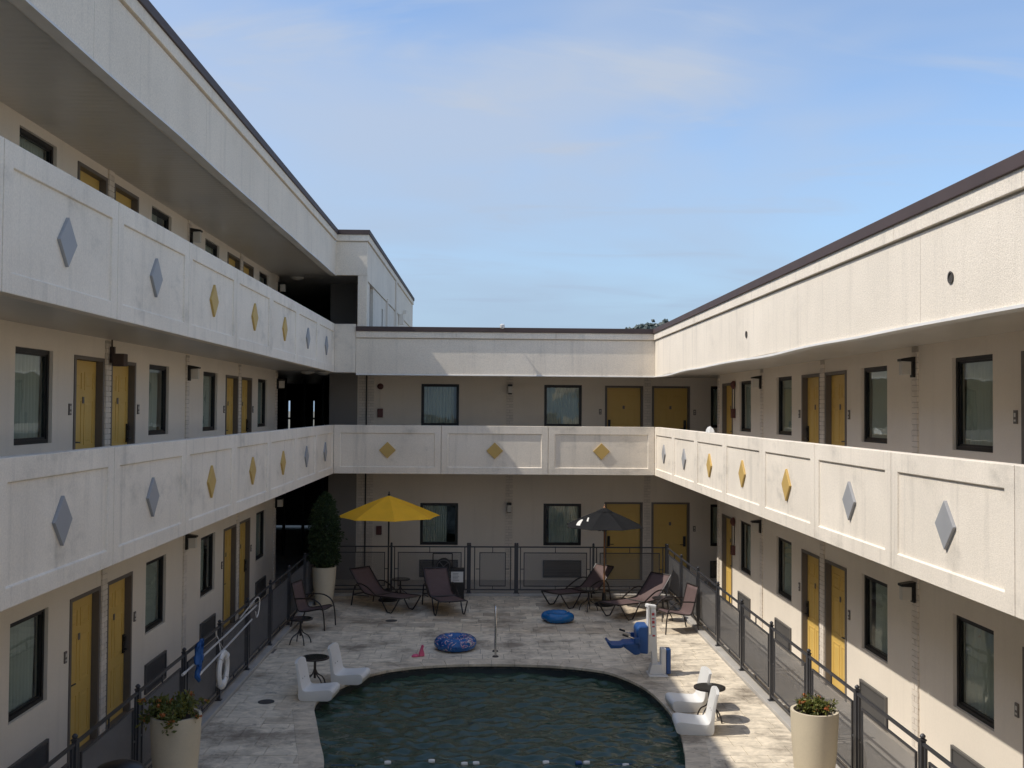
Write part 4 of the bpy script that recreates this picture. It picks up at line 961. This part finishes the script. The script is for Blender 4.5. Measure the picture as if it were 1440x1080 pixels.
# life ring, poles with net on the shaded fence
o = thing('life_ring', 'white life ring hanging on the shaded mesh fence', 'life ring', (XFL+.12, 16.42, .60), R(90))
m = MB(); rows = []
for i in range(41):
    a = 2*math.pi*i/40; rows.append([((.245+.06*math.cos(b))*math.cos(a), -.042*math.sin(b), (.245+.06*math.cos(b))*math.sin(a)) for b in [2*math.pi*j/12 for j in range(13)]])
m.strip(rows); m.build('ring', WHITEP, o, True)
for k in range(4):
    a = k*math.pi/2+.78; m = MB(); P = [((.245+.066*math.cos(b))*math.cos(a), -.048*math.sin(b), (.245+.066*math.cos(b))*math.sin(a)) for b in [2*math.pi*j/12 for j in range(12)]]; m.tube(P, .012, 6, True); m.build('band', ALU, o, True)
m = MB(); m.tube([(0, .02, .24), (0, .07, .46), (0, .10, .53)], .006, 5); m.tube([(-.1, .02, .3), (.0, .07, .45), (.1, .02, .3)], .005, 5); m.build('hanging_cord', ALU, o)
def pole(label, a, b, net, name):
    o = thing(name, label, 'pool pole', a); d = Vector(b)-Vector(a)
    m = MB(); m.tube([(0, 0, 0), d*.5+Vector((0, 0, -.012)), d], .015, 8); m.build('pole', ALU, o, True)
    m = MB(); m.tube([(0, 0, 0), d.normalized()*.14], .020, 8); m.build('grip', TRIM, o, True)
    if net:
        m = MB(); rs = random.Random(2); rows = []
        for i in range(9):
            f = i/8; rows.append([(.03*math.sin(j*1.7+i)+.02, -.34+.30*j/8+.04*math.sin(i*2.+j), .26-.55*f*(.55+.45*math.sin(math.pi*j/8))+.03*math.sin(i*3+j*2)) for j in range(9)])
        m.strip(rows); q = m.build('net', BLUEN, o, True, fix=False); q.location = d*net; q.modifiers.new('t', 'SOLIDIFY').thickness = .01
        m = MB(); m.tube(spline([(.02, -.05, .0), (.05, -.05, .28), (.05, -.35, .26), (.02, -.36, 0)], 4, True), .008, 5, True); q = m.build('net_hoop', BLUEN, o, True); q.location = d*net
pole('long aluminium pool pole with bunched blue net leaning along the shaded fence', (XFL+.09, 14.35, 1.04), (XFL+.12, 18.75, 1.16), .20, 'pool_net')
pole('second aluminium pool pole hung lower along the shaded fence', (XFL+.12, 15.05, .86), (XFL+.12, 18.40, .98), 0, 'pool_pole')
o = thing('shepherd_hook', 'short metal rescue hook with looped end on the shaded fence', 'pool pole', (XFL+.10, 17.6, 1.16))
m = MB(); m.tube(spline([(0, 0, 0), (0, .6, .06), (0, 1.25, .12), (.03, 1.36, .06), (.03, 1.30, -.12), (.02, 1.18, -.22), (.02, 1.08, -.10)], 5), .011, 7); m.build('hook', ALU, o, True)

# black bin with notice, hose reel, trash can
o = thing('towel_bin', 'black square bin with white printed notice standing at the end fence', 'bin', (-.70, 25.80, .002))
m = MB(); m.box(-.17, .17, -.17, .17, 0, .70); m.build('bin_body', BLACK, o, bevel=.012)
m = MB(); m.box(-.18, .18, -.18, .18, .702, .75); m.build('bin_lid', BLACK, o, bevel=.015)
m = MB(); m.box(-.15, .15, -.186, -.181, .44, .70); m.build('notice', PAPER, o)
m = MB(); rs = random.Random(4)
for i in range(6): m.box(-.11, -.11+rs.uniform(.12, .22), -.1885, -.1865, .65-i*.033, .66-i*.033)
m.build('notice_text', INK, o)
o = thing('hose_reel', 'dark hose reel cart with spoked wheel behind the black bin', 'hose reel', (-1.08, 26.05, .002))
m = MB()
for x in (-.24, .24): m.tube([(x, -.12, 0), (x, -.08, .55), (x, .05, 1.08)], .016, 6); m.tube([(x, .14, 0), (x, .05, .6)], .016, 6)
m.tube([(-.24, .05, 1.08), (.24, .05, 1.08)], .016, 6); m.tube([(-.24, -.09, .5), (.24, -.09, .5)], .014, 6); m.build('cart_frame', BLACK, o)
m = MB(); m.tube([(.03, -.10, .78), (.03, .06, .78)], [.19, .19], 20); m.build('drum', BLACK, o, True)
m = MB(); m.tube([(.03+.16*math.cos(a), -.125, .78+.16*math.sin(a)) for a in [2*math.pi*i/24 for i in range(24)]], .013, 6, True)
for a in (.7, 2.3): m.tube([(.03-.16*math.cos(a), -.125, .78-.16*math.sin(a)), (.03+.16*math.cos(a), -.125, .78+.16*math.sin(a))], .011, 5)
m.build('wheel', GRILLE, o, True)
o = thing('trash_can', 'black round trash can with domed lid by the shaded fence, beside planter', 'trash can', (-3.72, 10.75, .002))
m = MB(); m.lathe([(.24, 0), (.28, .1), (.29, .80), (.30, .82)], 28); m.build('can_body', BLACK, o, True)
m = MB(); m.lathe([(.315, .80), (.315, .86), (.29, .95), (.21, 1.03), (.10, 1.07), (.01, 1.075)], 28); m.build('domed_lid', BLACK, o, True)
m = MB(); m.obox(Matrix.Translation((.20, -.17, .955)) @ Matrix.Rotation(R(-40), 4, 'Z') @ Matrix.Rotation(R(38), 4, 'Y'), .02, .24, .14); m.build('flap', GRILLE, o, bevel=.006)
# towel on the parapet
m = MB(); rows = []
for i in range(13):
    row = []
    for j in range(9):
        x, y = (i/12-.5)*.13, (j/8-.5)*.30; e_ = max(abs(i/12-.5), abs(j/8-.5))*2
        row.append((x, y, .004+.11*(1-e_**3)+.022*mn.noise((x*22, y*14, 2))*(1-e_**4)))
    rows.append(row)
m.strip(rows); tag(m.build('towel', WHITEP, None, True, (BR+.07, 19.9, P2[1])), 'small crumpled white towel left on the balcony rail of the sunlit wing', 'towel')
# security camera on the end wing coping
o = thing('security_camera', 'small white security camera on the roof edge of the end wing', 'camera', (.36, BY-.03, ROOF2))
m = MB(); m.box(-.03, .03, -.02, .05, 0, .09); m.tube([(0, 0, .07), (.02, -.14, .06)], .014, 6); m.build('mount', COPING, o)
m = MB(); m.lathe([(.01, -.07), (.045, -.055), (.06, -.02), (.06, .03), (.03, .05)], 16, (.01, -.16, .03)); m.build('dome', WHITEP, o, True)

# ------------------------------------------------------------------ far hill with trees
m = MB(); rows = []; HX, HY = 60, 24
def hz(x, y):
    t_ = min(1, max(0, (x-10)/100)); t_ = t_*t_*(3-2*t_); r_ = max(0, 1-((y-700)/235)**2); return -2+(54+.01*(x-100))*t_*r_**.8+3*mn.noise((x*.02, y*.02, 0))
for j in range(HY+1): rows.append([(20+620*i/HX, 470+460*j/HY, hz(20+620*i/HX, 470+460*j/HY)) for i in range(HX+1)])
m.strip(rows); struct(m.build('hill', LEAFH, None, True, fix=False))
m = MB(); rs = random.Random(9)
for k in range(5200):
    x, y = rs.uniform(30, 460), rs.uniform(500, 760); z = hz(x, y)
    if z < 8: continue
    h_, r_ = rs.uniform(5, 12), rs.uniform(2.5, 5)
    for q in range(5):
        cx_, cy_, cz_ = x+rs.gauss(0, r_*.45), y+rs.gauss(0, r_*.45), z+h_*rs.uniform(.4, 1.0); s = r_*rs.uniform(.35, .6)
        d1 = Vector((rs.gauss(0, 1), rs.gauss(0, 1), rs.gauss(0, 1))).normalized()*s; d2 = d1.cross(Vector((rs.gauss(0, 1), rs.gauss(0, 1), rs.gauss(0, 1)))).normalized()*s; d3 = d1.cross(d2).normalized()*s; c_ = Vector((cx_, cy_, cz_))
        m.add([c_+d1, c_-d1, c_+d2, c_-d2, c_+d3, c_-d3], [(0, 2, 4), (2, 1, 4), (1, 3, 4), (3, 0, 4), (2, 0, 5), (1, 2, 5), (3, 1, 5), (0, 3, 5)])
tag(m.build('hillside_trees', LEAFH, None, fix=False), 'wooded crest of a far hill above the end wing roof', 'trees', kind='stuff')
